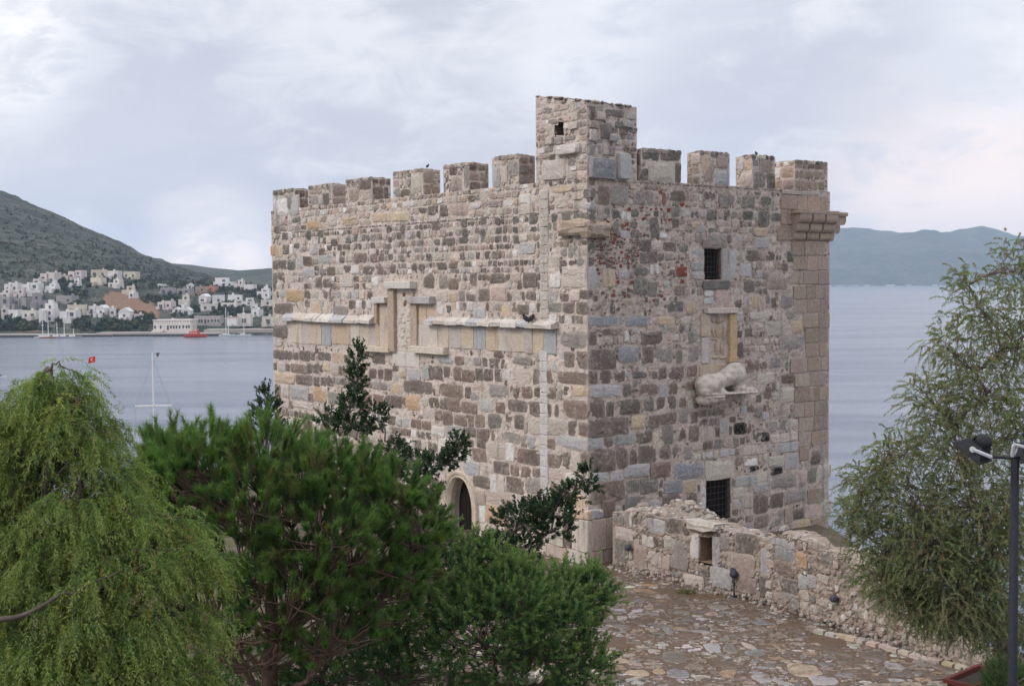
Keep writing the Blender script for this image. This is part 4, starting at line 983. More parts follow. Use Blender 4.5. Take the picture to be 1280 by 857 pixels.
right_merlon(801, 851, 188, .8, [(.2, .0, .82, .66, 'c'), (.02, .66, .45, .96, 'k'), (.48, .7, .96, .98, 'd'), (.85, 0, 1, .65, 'd')], 'sgd', 51, 'bsd')
right_merlon(875, 912, 191, .6, [(.5, .02, .98, .5, 'l'), (.05, .3, .3, .95, 'y'), (.12, 0, .46, .7, 's'), (.55, .55, .95, .95, 's')], 'scg', 52, 'yscc')
right_merlon(940, 969, 195.5, .75, [(.05, .0, .6, .5, 'n'), (.62, 0, .98, .5, 'd'), (.3, .5, .95, .95, 's')], 'sgc', 53, 'lycp')
# the flat-topped sandstone block at the far end
right_merlon(993, 1034.5, 202.5, 2.2, [], 'ttttb', 54, 'pwttb', label='pinkish sandstone end block with a pale lime cap', mat=M_ASHLAR, cap=lin(180, 172, 163), jit=.012, hr=(.36, .42))

# ---- corner turret
TU = Masonry(FL, 0, 5, VT - .1, VT + 4, 61)
tl = FL.uv(670, 200)[0]; tr = FR.uv(796, 200)[0]
zt_l, zt_c, zt_r = FL.uv(673, 119.5)[1], FL.uv(735, 125.5)[1], FR.uv(796, 134)[1]
def box_t(x0, y0, x1, y1, fr): return fr.box(660 + x0 / 6.593, 110 + y0 / 6.593, 660 + x1 / 6.593, 110 + y1 / 6.593)
TW = box_t(222, 290, 295, 400, FL)
def turret_face(fr, uend, za, zb, seed, spec, pal, holes):
    q = Masonry(fr, 0, uend, VT - .06, max(za, zb), seed); q.mb = TU.mb
    for h in holes: q.mark(*h)
    for (x0, y0, x1, y1, k) in spec:
        u0, v0, u1, v1 = box_t(x0, y0, x1, y1, fr)
        u0, u1 = max(u0, .02), min(u1, uend - .02)
        q.stone((u0 + u1) / 2, (v0 + v1) / 2, u1 - u0, v1 - v0, kcol(k, q.r, .05), q.r.uniform(.12, .2) if k in 'Bwl' else q.r.uniform(.02, .1), 7, .03)
    lim = lambda u, v: v < za + (zb - za) * u / uend - .12
    for i in range(40):
        uu = uend * i / 40; q.mark(uu, za + (zb - za) * (i + .5) / 40 - .03, uu + uend / 40 + .02, 99)
    q.fill([(VT - .02, max(za, zb), .13, .26, .7, 2.2, pal, .07, lim, (2.5, 5))], .025, 900, (.06, .15), 'ccpgs')
    # mortar following the sloping top
    vs = np.linspace(VT - .06, 1, 2); n, k = int(uend / .13) + 2, 26
    us = np.array(sorted(set(np.linspace(0, uend, n)) | {x for h in holes for x in (h[0], h[2])})); V = []; 
    for j in range(k):
        for u in us:
            top = za + (zb - za) * u / uend + .06 * mnoise.noise(Vector((u * 3, seed, 0))) * min(1, u * 4, (uend - u) * 4)
            v = VT - .06 + (top - VT + .06) * j / (k - 1); p = fr.p(u, v)
            e = min(1, u / .2, (uend - u) / .2)
            V.append(fr.p(u, v, e * (.05 * mnoise.noise(Vector(p * 2.6)) + .03 * mnoise.noise(Vector(p * 7)))))
    F = []; nu = len(us); flip = np.dot(np.cross(fr.U, Zv), fr.N) < 0
    for j in range(k - 1):
        for i in range(nu - 1):
            cu = (us[i] + us[i + 1]) / 2; cv = VT - .06 + ((za + (zb - za) * cu / uend) - VT + .06) * (j + .5) / (k - 1)
            if any(h[0] < cu < h[2] and h[1] < cv < h[3] for h in holes): continue
            f = (j * nu + i, j * nu + i + 1, (j + 1) * nu + i + 1, (j + 1) * nu + i); F.append(f[::-1] if flip else f)
    TU.mb.add(V, [np.array(F)], MORTAR)
turret_face(FL, tl, zt_c, zt_l, 62, [(120, 590, 320, 760, 'c'), (255, 460, 440, 550, 'w'), (340, 280, 425, 340, 'c'), (175, 545, 235, 600, 'd'), (225, 405, 290, 465, 'g'), (160, 400, 215, 470, 'c'), (310, 395, 395, 430, 'g'), (355, 200, 415, 270, 'c'), (60, 270, 110, 330, 'c'), (330, 590, 400, 640, 'g')], 'cccppsswcg', [TW])
turret_face(FR, tr, zt_c, zt_r, 63, [(500, 575, 715, 760, 'B'), (725, 530, 825, 760, 'l'), (500, 470, 605, 555, 'g'), (610, 465, 655, 555, 'c'), (660, 490, 715, 560, 'g'), (505, 150, 545, 260, 'd'), (555, 195, 630, 265, 'c'), (640, 180, 790, 240, 'n'), (715, 275, 765, 330, 'n'), (770, 270, 855, 325, 'l'), (655, 385, 715, 445, 'l'), (750, 330, 820, 390, 'b'), (825, 330, 900, 370, 'n'), (800, 195, 895, 260, 'c'), (590, 290, 680, 420, 'k'), (500, 270, 570, 330, 's'), (500, 340, 560, 440, 'c')], 'ccppgsdsnb', [])
a = CORNER
T4 = [a + Zv * zt_c, FR.p(tr, zt_r), a + FR.U * tr + FL.U * tl + Zv * (zt_l + zt_r - zt_c), FL.p(tl, zt_l)]
V = []; n = 9
for j in range(n):
    for i in range(n):
        x, y = i / (n - 1), j / (n - 1)
        p = T4[0] * (1 - x) * (1 - y) + T4[1] * x * (1 - y) + T4[2] * x * y + T4[3] * (1 - x) * y
        V.append(p + Zv * .07 * mnoise.noise(Vector(p * 2.3)))
TU.mb.add(V, [np.array([(j * n + i, j * n + i + 1, (j + 1) * n + i + 1, (j + 1) * n + i) for j in range(n - 1) for i in range(n - 1)])], lin(120, 110, 100))
for k in range(26):
    x = TU.r.rand(); p = (T4[0] * (1 - x) + T4[3] * x) if k % 2 else (T4[0] * (1 - x) + T4[1] * x)
    TU.mb.ellipsoid(p + Zv * .0, (TU.r.uniform(.06, .14), TU.r.uniform(.06, .14), TU.r.uniform(.03, .06)), kcol('csgpnd'[k % 6], TU.r), None, 8, 5)
b0 = a + FR.U * tr; b1 = a + FR.U * tr + FL.U * tl; b2 = a + FL.U * tl
for (p, q, zp, zq) in ((b0, b1, zt_r, zt_l + zt_r - zt_c), (b1, b2, zt_l + zt_r - zt_c, zt_l)):
    TU.mb.add([p + Zv * (VT - .06), q + Zv * (VT - .06), q + Zv * zq, p + Zv * zp], [[0, 1, 2, 3]], MORTAR * .9)
turret = TU.build('corner_turret', M_STONE, TOWER)

def recess(fr, rect, depth, name, parent, col=(.05, .042, .036), side=None, backcol=None):  # default back colour is dark, painting in the shade of the interior
    u0, v0, u1, v1 = rect; mb = MB(); s_ = side or lin(150, 136, 124)
    o = [fr.p(u0, v0, .0), fr.p(u1, v0, .0), fr.p(u1, v1, .0), fr.p(u0, v1, .0)]; i_ = [fr.p(u0, v0, -depth), fr.p(u1, v0, -depth), fr.p(u1, v1, -depth), fr.p(u0, v1, -depth)]
    mb.add(o + i_, [[0, 1, 5, 4], [1, 2, 6, 5], [2, 3, 7, 6], [3, 0, 4, 7]], s_); mb.add(i_, [[0, 1, 2, 3]], backcol or col)
    return mb.build(name, M_PLAIN, parent)
recess(FL, TW, .7, 'window_opening', turret, side=lin(120, 105, 95))

# ---- barred windows
def barred(fr, rect, name, nb, nh, label, parent=TOWER, framecol='l'):
    u0, v0, u1, v1 = rect
    w_ = recess(fr, rect, .22, name, parent, side=lin(128, 116, 106), backcol=(.012, .011, .011)); w_['label'] = label  # near-black backing paints the unlit room behind the bars
    mb = MB()
    for i in range(nb):
        u = u0 + (u1 - u0) * (i + .5) / nb; mb.tube([fr.p(u, v0, -.08), fr.p(u, v1, -.08)], .014, 6, (.035, .03, .03))
    for i in range(nh):
        v = v0 + (v1 - v0) * (i + .5) / nh; mb.tube([fr.p(u0, v, -.07), fr.p(u1, v, -.07)], .013, 6, (.04, .032, .03))
    mb.build('grille', M_IRON, w_)
    return w_
barred(FR, W_UP, 'barred_window', 5, 6, 'upper barred window with a dark iron grille')
barred(FR, W_LO, 'barred_window', 6, 7, 'lower barred window above the ruined wall')
wf = Masonry(FR, 0, UR, 0, VT, 71)
u0, v0, u1, v1 = W_UP
wf.slab(u1 + .02, v0 - .03, u1 + .33, v1 + .02, -.03, .05, np.array(lin(164, 160, 155))); wf.slab(u0 - .1, v0 - .32, u1 + .35, v0 - .03, -.02, .07, np.array(lin(110, 106, 102)))
wf.slab(u0 - .1, v1 + .02, u1 + .2, v1 + .3, -.02, .035, np.array(lin(140, 128, 118)))
wf.build('window_surround', M_MARBLE, TOWER)

# ---- doorway with a pointed arch
u0, v0, u1, v1 = DOOR; um = (u0 + u1) / 2; half = (u1 - u0) / 2; vs_ = v1 - half * 1.55
def arch_pts(hw, rise, vs0, n=11):
    """pointed arch outline from the left springing over the apex to the right"""
    out = []
    for k in range(n):
        t = k / (n - 1); a = t * math.acos(max(-1, 1 - hw / (hw * 1.25 + 0))) if False else t
        out.append((-hw * math.cos(a * math.pi / 2) ** .85, rise * math.sin(a * math.pi / 2) ** 1.15))
    return [(um + x, vs0 + y) for x, y in out] + [(um - x, vs0 + y) for x, y in out[::-1][1:]]
mb = MB()
prof = [(half - .06, -.45, 1.42), (half - .04, -.05, 1.45), (half + .03, .03, 1.5), (half + .10, .085, 1.56), (half + .17, .05, 1.62), (half + .26, .10, 1.72), (half + .36, .11, 1.82), (half + .40, -.02, 1.86)]
rings = []
for (hw, d, rise) in prof:
    pts = [(um - hw, v0)] + arch_pts(hw, half * rise, vs_) + [(um + hw, v0)]
    rings.append(np.array([FL.p(u, v, d) for u, v in pts]))
npt = len(rings[0]); V = np.concatenate(rings); F = []
for j in range(len(rings) - 1):
    for i in range(npt - 1): F.append((j * npt + i, j * npt + i + 1, (j + 1) * npt + i + 1, (j + 1) * npt + i))
cc = np.tile(np.array(lin(200, 186, 168)), (len(V), 1)) * np.array([1 + .12 * mnoise.noise(Vector(p * 3)) for p in V])[:, None]
mb.add(V, [np.array(F)], cc)
# spandrels between the arch and the square hole in the masonry
arch = mb.build('arch_moulding', M_MARBLE, TOWER)
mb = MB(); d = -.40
mb.add([FL.p(u0 - .3, v0, -.46), FL.p(u1 + .3, v0, -.46), FL.p(u1 + .3, v1 + .2, -.46), FL.p(u0 - .3, v1 + .2, -.46)], [[0, 1, 2, 3]], (.012, .010, .009))  # door and backing painted near-black, the doorway's shade put into colour
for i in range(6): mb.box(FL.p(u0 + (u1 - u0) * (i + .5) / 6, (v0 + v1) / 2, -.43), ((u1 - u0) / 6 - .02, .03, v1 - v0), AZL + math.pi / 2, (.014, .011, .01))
mb.build('door', M_PLAIN, TOWER)
st = Masonry(FL, -1, UL, -1, 3, 72)
for k, (dv, dp) in enumerate(((-.12, 1.0), (-.3, 1.5))): st.slab(u0 - .7 - k * .3, v0 - .25 + dv * 0, u1 + .5 + k * .3, v0 + .15 - k * .2, -.05, dp, np.array(lin(190, 184, 178)), .03)
st.build('doorstep', M_MARBLE, TOWER)

# ---- carved frieze and string course of the left wall
def zL3(x0, y0, x1, y1): return FL.box(335 + x0 / 5.714, 360 + y0 / 5.714, 335 + x1 / 5.714, 360 + y1 / 5.714)
def zL6(x0, y0, x1, y1): return FL.box(440 + x0 / 4.571, 330 + y0 / 4.571, 440 + x1 / 4.571, 330 + y1 / 4.571)
FZ = Masonry(FL, 0, UL, 0, VT, 81)
pal = [lin(196, 182, 166), lin(202, 192, 180), lin(190, 170, 148), lin(170, 170, 172), lin(200, 184, 162), lin(186, 176, 168)]
def panels(v0, v1, cuts, d=.03, base=0):
    for i in range(len(cuts) - 1):
        a, b = sorted((cuts[i], cuts[i + 1]))
        FZ.slab(a + .006, v0 + FZ.r.uniform(-.02, .02), b - .006, v1, -.03, d + FZ.r.uniform(-.012, .015), np.array(pal[(i * 5 + base) % 6]) * FZ.r.uniform(.9, 1.06), .012)
def cutsL(xs, y, ox=335, sc=5.714): return [FL.uv(ox + x / sc, y)[0] for x in xs]
_, va, _, vb = zL3(180, 255, 450, 400)
panels(va, vb, cutsL([178, 245, 300, 385, 452], 417)); _, va2, _, vb2 = zL3(460, 255, 700, 405)
panels(va2, vb2, cutsL([460, 595, 660, 720, 775], 417), .03, 2)
FZ.build('frieze_panel', M_MARBLE, TOWER); FZ.mb = MB()
_, va, _, vb = FL.box(522, 408.5, 697, 437.5)
panels(va, vb, cutsL([5, 75, 150, 240, 328, 415, 505, 600, 695, 750, 832, 918], 423, 535), .03, 1)
FZ.build('frieze_panel', M_MARBLE, TOWER)
SC = Masonry(FL, 0, UL, 0, VT, 82)
def ledge(x0, x1, y0, y1, n, d=.26, dw=.12):
    """a sloped drip course built from short slabs"""
    ua, ub = FL.uv(x1, y1)[0], FL.uv(x0, y1)[0]; v0 = FL.uv((x0 + x1) / 2, y1)[1]; v1 = FL.uv((x0 + x1) / 2, y0)[1]
    cuts = np.linspace(ua, ub, n + 1) + np.concatenate([[0], SC.r.uniform(-.12, .12, n - 1), [0]])
    for i in range(n):
        a, b = cuts[i] + .004, cuts[i + 1] - .004; dd = d + SC.r.uniform(-.03, .03); jz = SC.r.uniform(-.015, .02)
        c = np.array(lin(*[(204, 196, 186), (196, 186, 174), (186, 184, 184), (208, 202, 192)][i % 4]))
        P = [(a, v0 + jz, -.02), (b, v0 + jz, -.02), (b, v0 + jz, dd), (a, v0 + jz, dd), (a, v0 + dw + jz, dd), (b, v0 + dw + jz, dd), (b, v1 + jz, .0), (a, v1 + jz, .0)]
        V = [FL.p(u + SC.r.normal(0, .008), v + SC.r.normal(0, .012), q + SC.r.normal(0, .012)) for (u, v, q) in P]
        SC.mb.add(V, [[0, 1, 2, 3], [3, 2, 5, 4], [4, 5, 6, 7], [0, 3, 4, 7], [1, 6, 5, 2]], c)
ledge(358, 469, 392, 402.5, 7); SC.build('string_course', M_MARBLE, TOWER); SC.mb = MB(); ledge(537, 697.5, 398, 407.5, 11)
sc_ = SC.build('string_course', M_MARBLE, TOWER)
# the stepped cross-shaped panel group
CR = Masonry(FL, 0, UL, 0, VT, 83)
def cp(x0, y0, x1, y1, d0, d1, c, bev=.014):
    a = zL6(x0, y0, x1, y1); CR.slab(a[0], a[1], a[2], a[3], d0, d1, np.array(lin(*c)), bev)
cp(220, 100, 368, 140, -.03, .30, (202, 196, 188)); cp(140, 190, 215, 222, -.03, .26, (200, 194, 187)); cp(345, 185, 475, 225, -.03, .26, (176, 172, 170))
cp(258, 145, 345, 500, -.05, .0, (206, 196, 184)); cp(222, 142, 256, 500, -.03, .15, (176, 158, 140)); cp(345, 226, 382, 470, -.03, .12, (178, 160, 144)); cp(347, 145, 358, 186, -.03, .10, (178, 160, 144))
cp(382, 228, 425, 345, -.03, .02, (198, 176, 154)); cp(428, 228, 472, 330, -.03, .02, (194, 172, 152)); cp(382, 348, 495, 470, -.03, .03, (196, 186, 176)); cp(500, 360, 555, 470, -.03, .02, (176, 170, 168))
cp(160, 225, 222, 470, -.03, .03, (196, 178, 162)); cp(145, 225, 160, 340, -.03, .16, (168, 148, 126)); cp(85, 350, 160, 465, -.03, .02, (190, 168, 148))
cp(85, 468, 232, 500, -.03, .22, (200, 186, 166)); cp(362, 472, 552, 510, -.03, .24, (206, 196, 180)); cp(235, 505, 388, 585, -.03, .035, (204, 196, 186))
for k in range(26):        # worn carving left in the tall panel: small raised scraps
    x, y = CR.r.uniform(265, 335), CR.r.uniform(270, 480); a = zL6(x, y, x + CR.r.uniform(8, 26), y + CR.r.uniform(5, 12)); CR.slab(a[0], a[1], a[2], a[3], -.01, .03, np.array(lin(200, 188, 174)), .012, .012)
for (x, y) in ((292, 165), (302, 205), (296, 218)):
    a = zL6(x, y, x + 12, y + 18); CR.slab(a[0], a[1], a[2], a[3], -.01, .03, np.array(lin(130, 84, 58)), .01, .012)
CR.build('stepped_panel', M_MARBLE, TOWER)
MS = Masonry(FL, 0, UL, 0, VT, 84)
for (ya, yb, c, xx) in ((238, 398, (186, 177, 167), 676), (438, 622, (196, 192, 188), 675.5)):
    a = FL.box(xx, ya, xx + 10, yb); n = 14
    for i in range(n): MS.slab(a[0], a[1] + (a[3] - a[1]) * i / n - .002, a[2], a[1] + (a[3] - a[1]) * (i + 1) / n + .002, -.02, .04, np.array(lin(*c)) * MS.r.uniform(.95, 1.04), .03, .012)
MS.build('mortar_strip', M_STONE, TOWER)

# ---- plinth at the foot of the corner
PB = MB()
def pl(fr, seed, u1, spec, cu):
    q = Masonry(fr, -.16, u1, -.4, 1.75, seed); q.mb = PB
    for (a, b, c, d, k) in spec: q.slab(a, b, c, d, .0, .17, np.array(kcol(k, q.r, .04)) * 1.05, .025, .012)
    return q
ul = FL.uv(690, 670)[0]
pl(FL, 91, ul, [(-.155, -.4, .85, .38, 'c'), (.86, -.4, 1.9, .38, 'p'), (1.91, -.4, 3.0, .45, 'c'), (-.155, .39, .28, 1.42, 'c'), (.29, .39, .62, 1.3, 'c'), (1.05, .39, 1.75, 1.3, 'c'), (1.76, .46, 2.6, 1.25, 'c'), (-.155, 1.43, .6, 1.72, 'y'), (.61, 1.31, 1.6, 1.6, 'c')], 0)
q = Masonry(FL, 0, 3, 0, 2, 92); q.mb = PB; q.stone(.83, .86, .42, .86, kcol('q', q.r, .03), .16, 3.2, .04)
ur = FR.uv(765, 670)[0]
pl(FR, 93, ur, [(.0, .42, .62, 1.42, 'p'), (.63, .42, ur, 1.42, 'p'), (.0, -.4, .5, .41, 'p'), (.51, -.4, ur, .41, 's'), (.0, 1.43, .5, 1.72, 'l'), (.51, 1.43, ur, 1.95, 'b')], 0)
PB.build('plinth', M_MARBLE, TOWER)

# ---- broken corbel at the corner under the parapet
CB = Masonry(FR, -1, 3, 0, VT + 1, 95)
a = FR.box(735, 277.5, 756, 299)
CB.slab(-.22, a[1] + .05, a[2], a[3], -.1, .34, (np.array(kcol('y', CB.r, .03)) + kcol('s', CB.r, .03)) * .42, .1, .04)
q = Masonry(FL, -1, 3, 0, VT + 1, 96); q.mb = CB.mb; b_ = FL.box(701, 276, 735, 297)
q.slab(-.3, b_[1] + .1, b_[2] - .1, b_[3], -.1, .26, (np.array(kcol('y', q.r, .03)) + kcol('s', q.r, .03)) * .47, .1, .04)
CB.build('corbel', M_STONE, TOWER)['label'] = 'broken ochre corbel stone jutting from the tower corner'
# ---- machicolation brackets on the sandstone corner: three rows stepping out
def brackets(fr, ua, ub, vtop, n, out0, seed):
    q = Masonry(fr, ua - 1, ub + 1, 0, VT + 1, seed); tiers = ((0, .34, 1.0), (.34, .66, .66), (.66, .95, .33))
    for k in range(n):
        a, b = ua + (ub - ua) * (k + .06) / n, ua + (ub - ua) * (k + .94) / n
        for (z0, z1, o) in tiers:
            m_ = 6
            for face in (0,):
                V = []
                for j in range(m_ + 1):
                    t = j / m_; ang = t * math.pi / 2
                    V.append((vtop - z1 + (z1 - z0) * .0 + (z1 - z0) * .55 * (1 - math.cos(ang)), out0 * o - .16 * (1 - math.sin(ang))))
                V.append((vtop - z0 - .004, out0 * o)); V.append((vtop - z0 - .004, -.05)); V.insert(0, (vtop - z1, -.05))
                P = [fr.p(a, v, d) for v, d in V] + [fr.p(b, v, d) for v, d in V]; L_ = len(V)
                F = [[i, (i + 1) % L_, L_ + (i + 1) % L_, L_ + i] for i in range(L_)] + [list(range(L_)), list(range(L_, 2 * L_))[::-1]]
                q.mb.add(P, F, np.array(kcol('t', q.r, .05)) * 1.05)
    q.slab(ua - .02, vtop - .005, ub + .02, vtop + .13, -.04, out0 * 1.04, np.array(kcol('t', q.r, .04)) * 1.1, .02, .006)
    return q.build('machicolation', M_ASHLAR, TOWER)
vt_ = FR.uv(1010, 268)[1]
brackets(FR, FR.uv(988, 270)[0], UR, vt_, 3, .42, 97)
brackets(F3, -.0, 5.0, vt_, 6, 1.0, 98)
# ---- pale string of the sandstone part
ps = Masonry(FR, 0, UR, 0, VT + 1, 99); a = FR.box(977, 239, 1022, 244); ps.slab(a[0], a[1], a[2], a[3], -.03, .05, np.array(lin(176, 166, 154)), .02, .01); ps.build('coping', M_STONE, TOWER)

# ---- relief panel of the right wall
RP = Masonry(FR, 0, UR, 0, VT, 101)
def rp(x0, y0, x1, y1, d0, d1, c, bev=.015): a = FR.box(x0, y0, x1, y1); RP.slab(a[0], a[1], a[2], a[3], d0, d1, np.array(lin(*c)), bev)
rp(880, 385, 918, 391.5, -.02, .20, (196, 184, 172)); rp(875, 392, 886, 420, -.02, .08, (190, 172, 154)); rp(876, 421, 885, 454, -.02, .06, (190, 182, 174)); rp(910, 392, 918.5, 450, -.02, .12, (192, 164, 130)); rp(908, 446, 920, 452, -.02, .14, (188, 160, 126))
rp(874, 455, 912, 468, -.02, .05, (182, 164, 146)); rp(886.5, 392.5, 909.5, 453.5, -.09, -.06, (164, 146, 126))
fr_ = RP.build('relief_frame', M_MARBLE, TOWER)
u0, v0, u1, v1 = FR.box(888, 394, 908, 453); mb = MB(); Rr = np.stack([FR.U, FR.N, Zv], 1)
def el(u, v, a, b, d=.05, tilt=0):
    Rt = Rr @ np.array(Matrix.Rotation(tilt, 3, 'Y')); mb.ellipsoid(FR.p(u0 + (u1 - u0) * u, v0 + (v1 - v0) * v, -.02), (a, d * 1.5, b), lin(182, 162, 140), Rt, 12, 8)
el(.5, .88, .11, .11, .08); el(.5, .66, .2, .3, .09); el(.42, .36, .12, .36, .08, .14); el(.66, .34, .12, .34, .07, -.2); el(.18, .62, .07, .3, .05, -.35); el(.82, .6, .07, .3, .05, .4); el(.5, .5, .3, .05, .06); el(.3, .12, .2, .07, .05); el(.75, .1, .16, .07, .05); el(.2, .88, .1, .06, .04, .5); el(.8, .9, .1, .05, .04, -.5)
rl = mb.build('relief_carving', M_MARBLE, fr_, True)

# ---- lion sculpture set into the right wall
OFF = .32; mb = MB()
def lp(x, y, d): 
    u, v = FR.uv(870 + x / 6.594, 420 + y / 6.594, OFF); return FR.p(u, v, d)
SU = abs(FR.uv(930, 470, OFF)[0] - FR.uv(900, 470, OFF)[0]) / 30 / 6.594; SV = abs(FR.uv(905, 460, OFF)[1] - FR.uv(905, 480, OFF)[1]) / 20 / 6.594
def le(x, y, rx, ry, d, dd, tilt=0.0):
    Rt = Rr @ np.array(Matrix.Rotation(tilt, 3, 'Y')); mb.ellipsoid(lp(x, y, d), (rx * SU, dd, ry * SV), (1, 1, 1), Rt, 22, 14)
le(102, 400, 88, 88, .30, .38, 0)
for k in range(9):
    t_ = k / 8; le(120 + 205 * t_, 385 - 85 * t_ + 14 * math.sin(t_ * 3.1), 78 - 14 * math.sin(t_ * 3.1), 74 - 12 * math.sin(t_ * 3.1) + 14 * t_, .29, .32)
le(325, 312, 76, 92, .29, .36); le(345, 362, 52, 70, .30, .28)
le(66, 446, 48, 44, .34, .30); le(165, 452, 58, 34, .44, .16, .1); le(205, 462, 26, 18, .46, .13); le(352, 425, 50, 40, .34, .24); le(420, 440, 66, 24, .36, .18, -.05); le(470, 452, 24, 18, .36, .16)
for i in range(12): le(60 + i * 36, 478 - i * 1.6, 30, 14, .30, .34)
for i in range(5): le(75 + i * 28, 530 - i * 3, 44, 44 - i * 4, .24, .32)
le(70, 505, 26, 16, .34, .28); le(150, 498, 70, 12, .40, .24)
tmp = mb.build('lion_sculpture', M_MARBLE, TOWER, True)
tmp.data.remesh_voxel_size = .022
md = tmp.modifiers.new('remesh', 'REMESH'); md.mode = 'VOXEL'; md.voxel_size = .022
ms = tmp.modifiers.new('smooth', 'SMOOTH'); ms.iterations = 22; ms.factor = .5
dg = bpy.context.evaluated_depsgraph_get(); ev = tmp.evaluated_get(dg); me = bpy.data.meshes.new_from_object(ev)
tmp.modifiers.clear(); tmp.data = me; me.materials.clear()
LM, q = new_mat('lion_marble'); pos = q.n('ShaderNodeNewGeometry').outputs['Position']
na, nb = q.noise(pos, 5, 5), q.noise(pos, 26, 4)
c = q.mix(q.rng(na, .38, .66), lin(202, 192, 180) + (1,), lin(168, 157, 146) + (1,)); c = q.mix(q.rng(nb, .58, .75, 0, .5), c, lin(110, 100, 92) + (1,))
finish(LM, q, bsdf(q, c, .75, .3, 0, bump(q, nb, .5, .012))); me.materials.append(LM)
me.polygons.foreach_set('use_smooth', np.full(len(me.polygons), True))
tmp['label'] = 'worn headless marble lion crouching on a slab'

# ---- birds
def bird(p, yaw, s, label, group=None):
    t = thing('pigeon', p, label, 'bird', group); mb = MB(); R = np.array(Matrix.Rotation(yaw, 3, 'Z'))
    def e(c, r_, tilt=0, col=(.03, .032, .036)): mb.ellipsoid(np.array(p) + R @ (np.array(c) * s), np.array(r_) * s, col, R @ np.array(Matrix.Rotation(tilt, 3, 'Y')), 12, 8)
    e((0, 0, .12), (.14, .075, .08), -.75); e((.085, 0, .235), (.045, .04, .045)); e((.06, 0, .18), (.05, .045, .07)); e((-.15, 0, .03), (.09, .035, .018), -.7); e((.135, 0, .232), (.02, .008, .008), 0, (.1, .09, .07))
    for q_ in (-.02, .02): mb.tube([np.array(p) + R @ (np.array((.01, q_, .06)) * s), np.array(p) + R @ (np.array((.015, q_, 0)) * s)], .006 * s, 5, (.25, .1, .08))
    mb.build('body', M_PLAIN, t, True); w_ = MB()
    for q_ in (-1, 1): w_.ellipsoid(np.array(p) + R @ (np.array((-.03, .06 * q_, .125)) * s), np.array((.13, .02, .06)) * s, (.045, .047, .052), R @ np.array(Matrix.Rotation(-.7, 3, 'Y')), 10, 6)
    w_.build('wing', M_PLAIN, t, True)
def on_ledge(px): u = FL.uv(px, 402)[0]; return FL.p(u, FL.uv(px, 401.5, .15)[1] - .02, .15)
bird(on_ledge(662), AZL + 2.4, 0.95, 'black pigeon leaning left on the carved ledge, left bird of the pair')
bird(on_ledge(669), AZL + .3, 0.95, 'black pigeon leaning right on the carved ledge, right bird of the pair')
bird(FL.p(FL.uv(529, 211)[0], FL.uv(529, 210)[1] + .02, -.2), 1.0, .5, 'tiny dark bird perched on the third last merlon of the long left battlement')
bird(FR.p(FR.uv(950.5, 197)[0], FR.uv(950, 195.5)[1] + .06, -.2), 2.0, .5, 'tiny dark bird perched on a merlon near the sandstone end of the tower')

# ------------------------------------------------------------------ castle rock, terrace paving, ruined wall
M_EARTH, q = new_mat('castle_earth'); pos = q.n('ShaderNodeNewGeometry').outputs['Position']
na = q.noise(pos, .8, 6, .65); nb = q.noise(pos, 7, 5, .65)
c = q.mix(q.rng(na, .4, .6), (.105, .075, .055, 1), (.16, .125, .095, 1)); c = q.mix(q.rng(nb, .58, .7, 0, .6), c, (.22, .19, .16, 1)); c = q.mix(q.rng(q.noise(pos, 1.6, 6, .7), .48, .6, 0, .8), c, (.06, .075, .035, 1))
finish(M_EARTH, q, bsdf(q, c, .85, .25, 0, bump(q, nb, .9, .05)))
def wallline(X): return 0
A0, A1, A2, A3 = on_ground(766, 708), on_ground(957, 754), on_ground(1100, 803), on_ground(1212, 838)
TERR_UP = 0.0
def ground_z(X, Y):
    e1 = Y - (59.5 - .5 * (X + 10)); 
    e2 = X - (11.6 if Y > 31 else 13.5)
    e3 = -16 - X; e4 = 1.5 - Y
    e = max(e1, e2, e3, 0)
    z = -.05 - min(e * 1.0 + .12 * e * e, 24)
    if e == 0: z = -.05
    # the ground falls a little away from the terrace on the left where the trees root
    k = min(max((1.6 - X) / 3, 0), 1) * min(max((38 - Y) / 5, 0), 1)
    z -= k * 1.3
    z += .03 * mnoise.noise(Vector((X * .9, Y * .9, 2)))
    return z
n = 120; gx = np.linspace(-75, 60, 150); gy = np.linspace(-12, 110, 140); V = [(x, y, ground_z(x, y)) for y in gy for x in gx]
gi = (np.arange(139)[:, None] * 150 + np.arange(149)[None, :]).ravel()
kind(obj_from('ground', V, [np.stack([gi, gi + 1, gi + 151, gi + 150], 1)], M_EARTH, None, None, True), 'structure')

# paving: flat stones set in wet brown earth
M_PAVE, q = new_mat('wet_paving'); pos = q.n('ShaderNodeNewGeometry').outputs['Position']
c = q.n('ShaderNodeVertexColor', layer_name='Col').outputs[0]
na = q.noise(pos, .55, 5, .6); nb = q.noise(pos, 6, 5, .65); nc = q.noise(pos, 30, 4, .6)
dirt = q.rng(q.math('ADD', q.math('MULTIPLY', na, .5), q.math('MULTIPLY', nb, .5)), .42, .60, .05, .9)
c = q.mix(dirt, c, (.118, .082, .054, 1)); v = q.math('MULTIPLY', q.rng(nb, .25, .75, .8, 1.2, False), q.rng(nc, .25, .75, .75, 1.25, False))
sc = q.vmath('SCALE', c); q.put(sc.node.inputs['Scale'], v)
finish(M_PAVE, q, bsdf(q, sc, q.rng(na, .35, .65, .36, .7), .4, 0, bump(q, q.math('ADD', nb, q.math('MULTIPLY', nc, .5)), .8, .02)))
PF = Frame((-4, 26, 0), (1, 0, 0), (0, 0, 1))
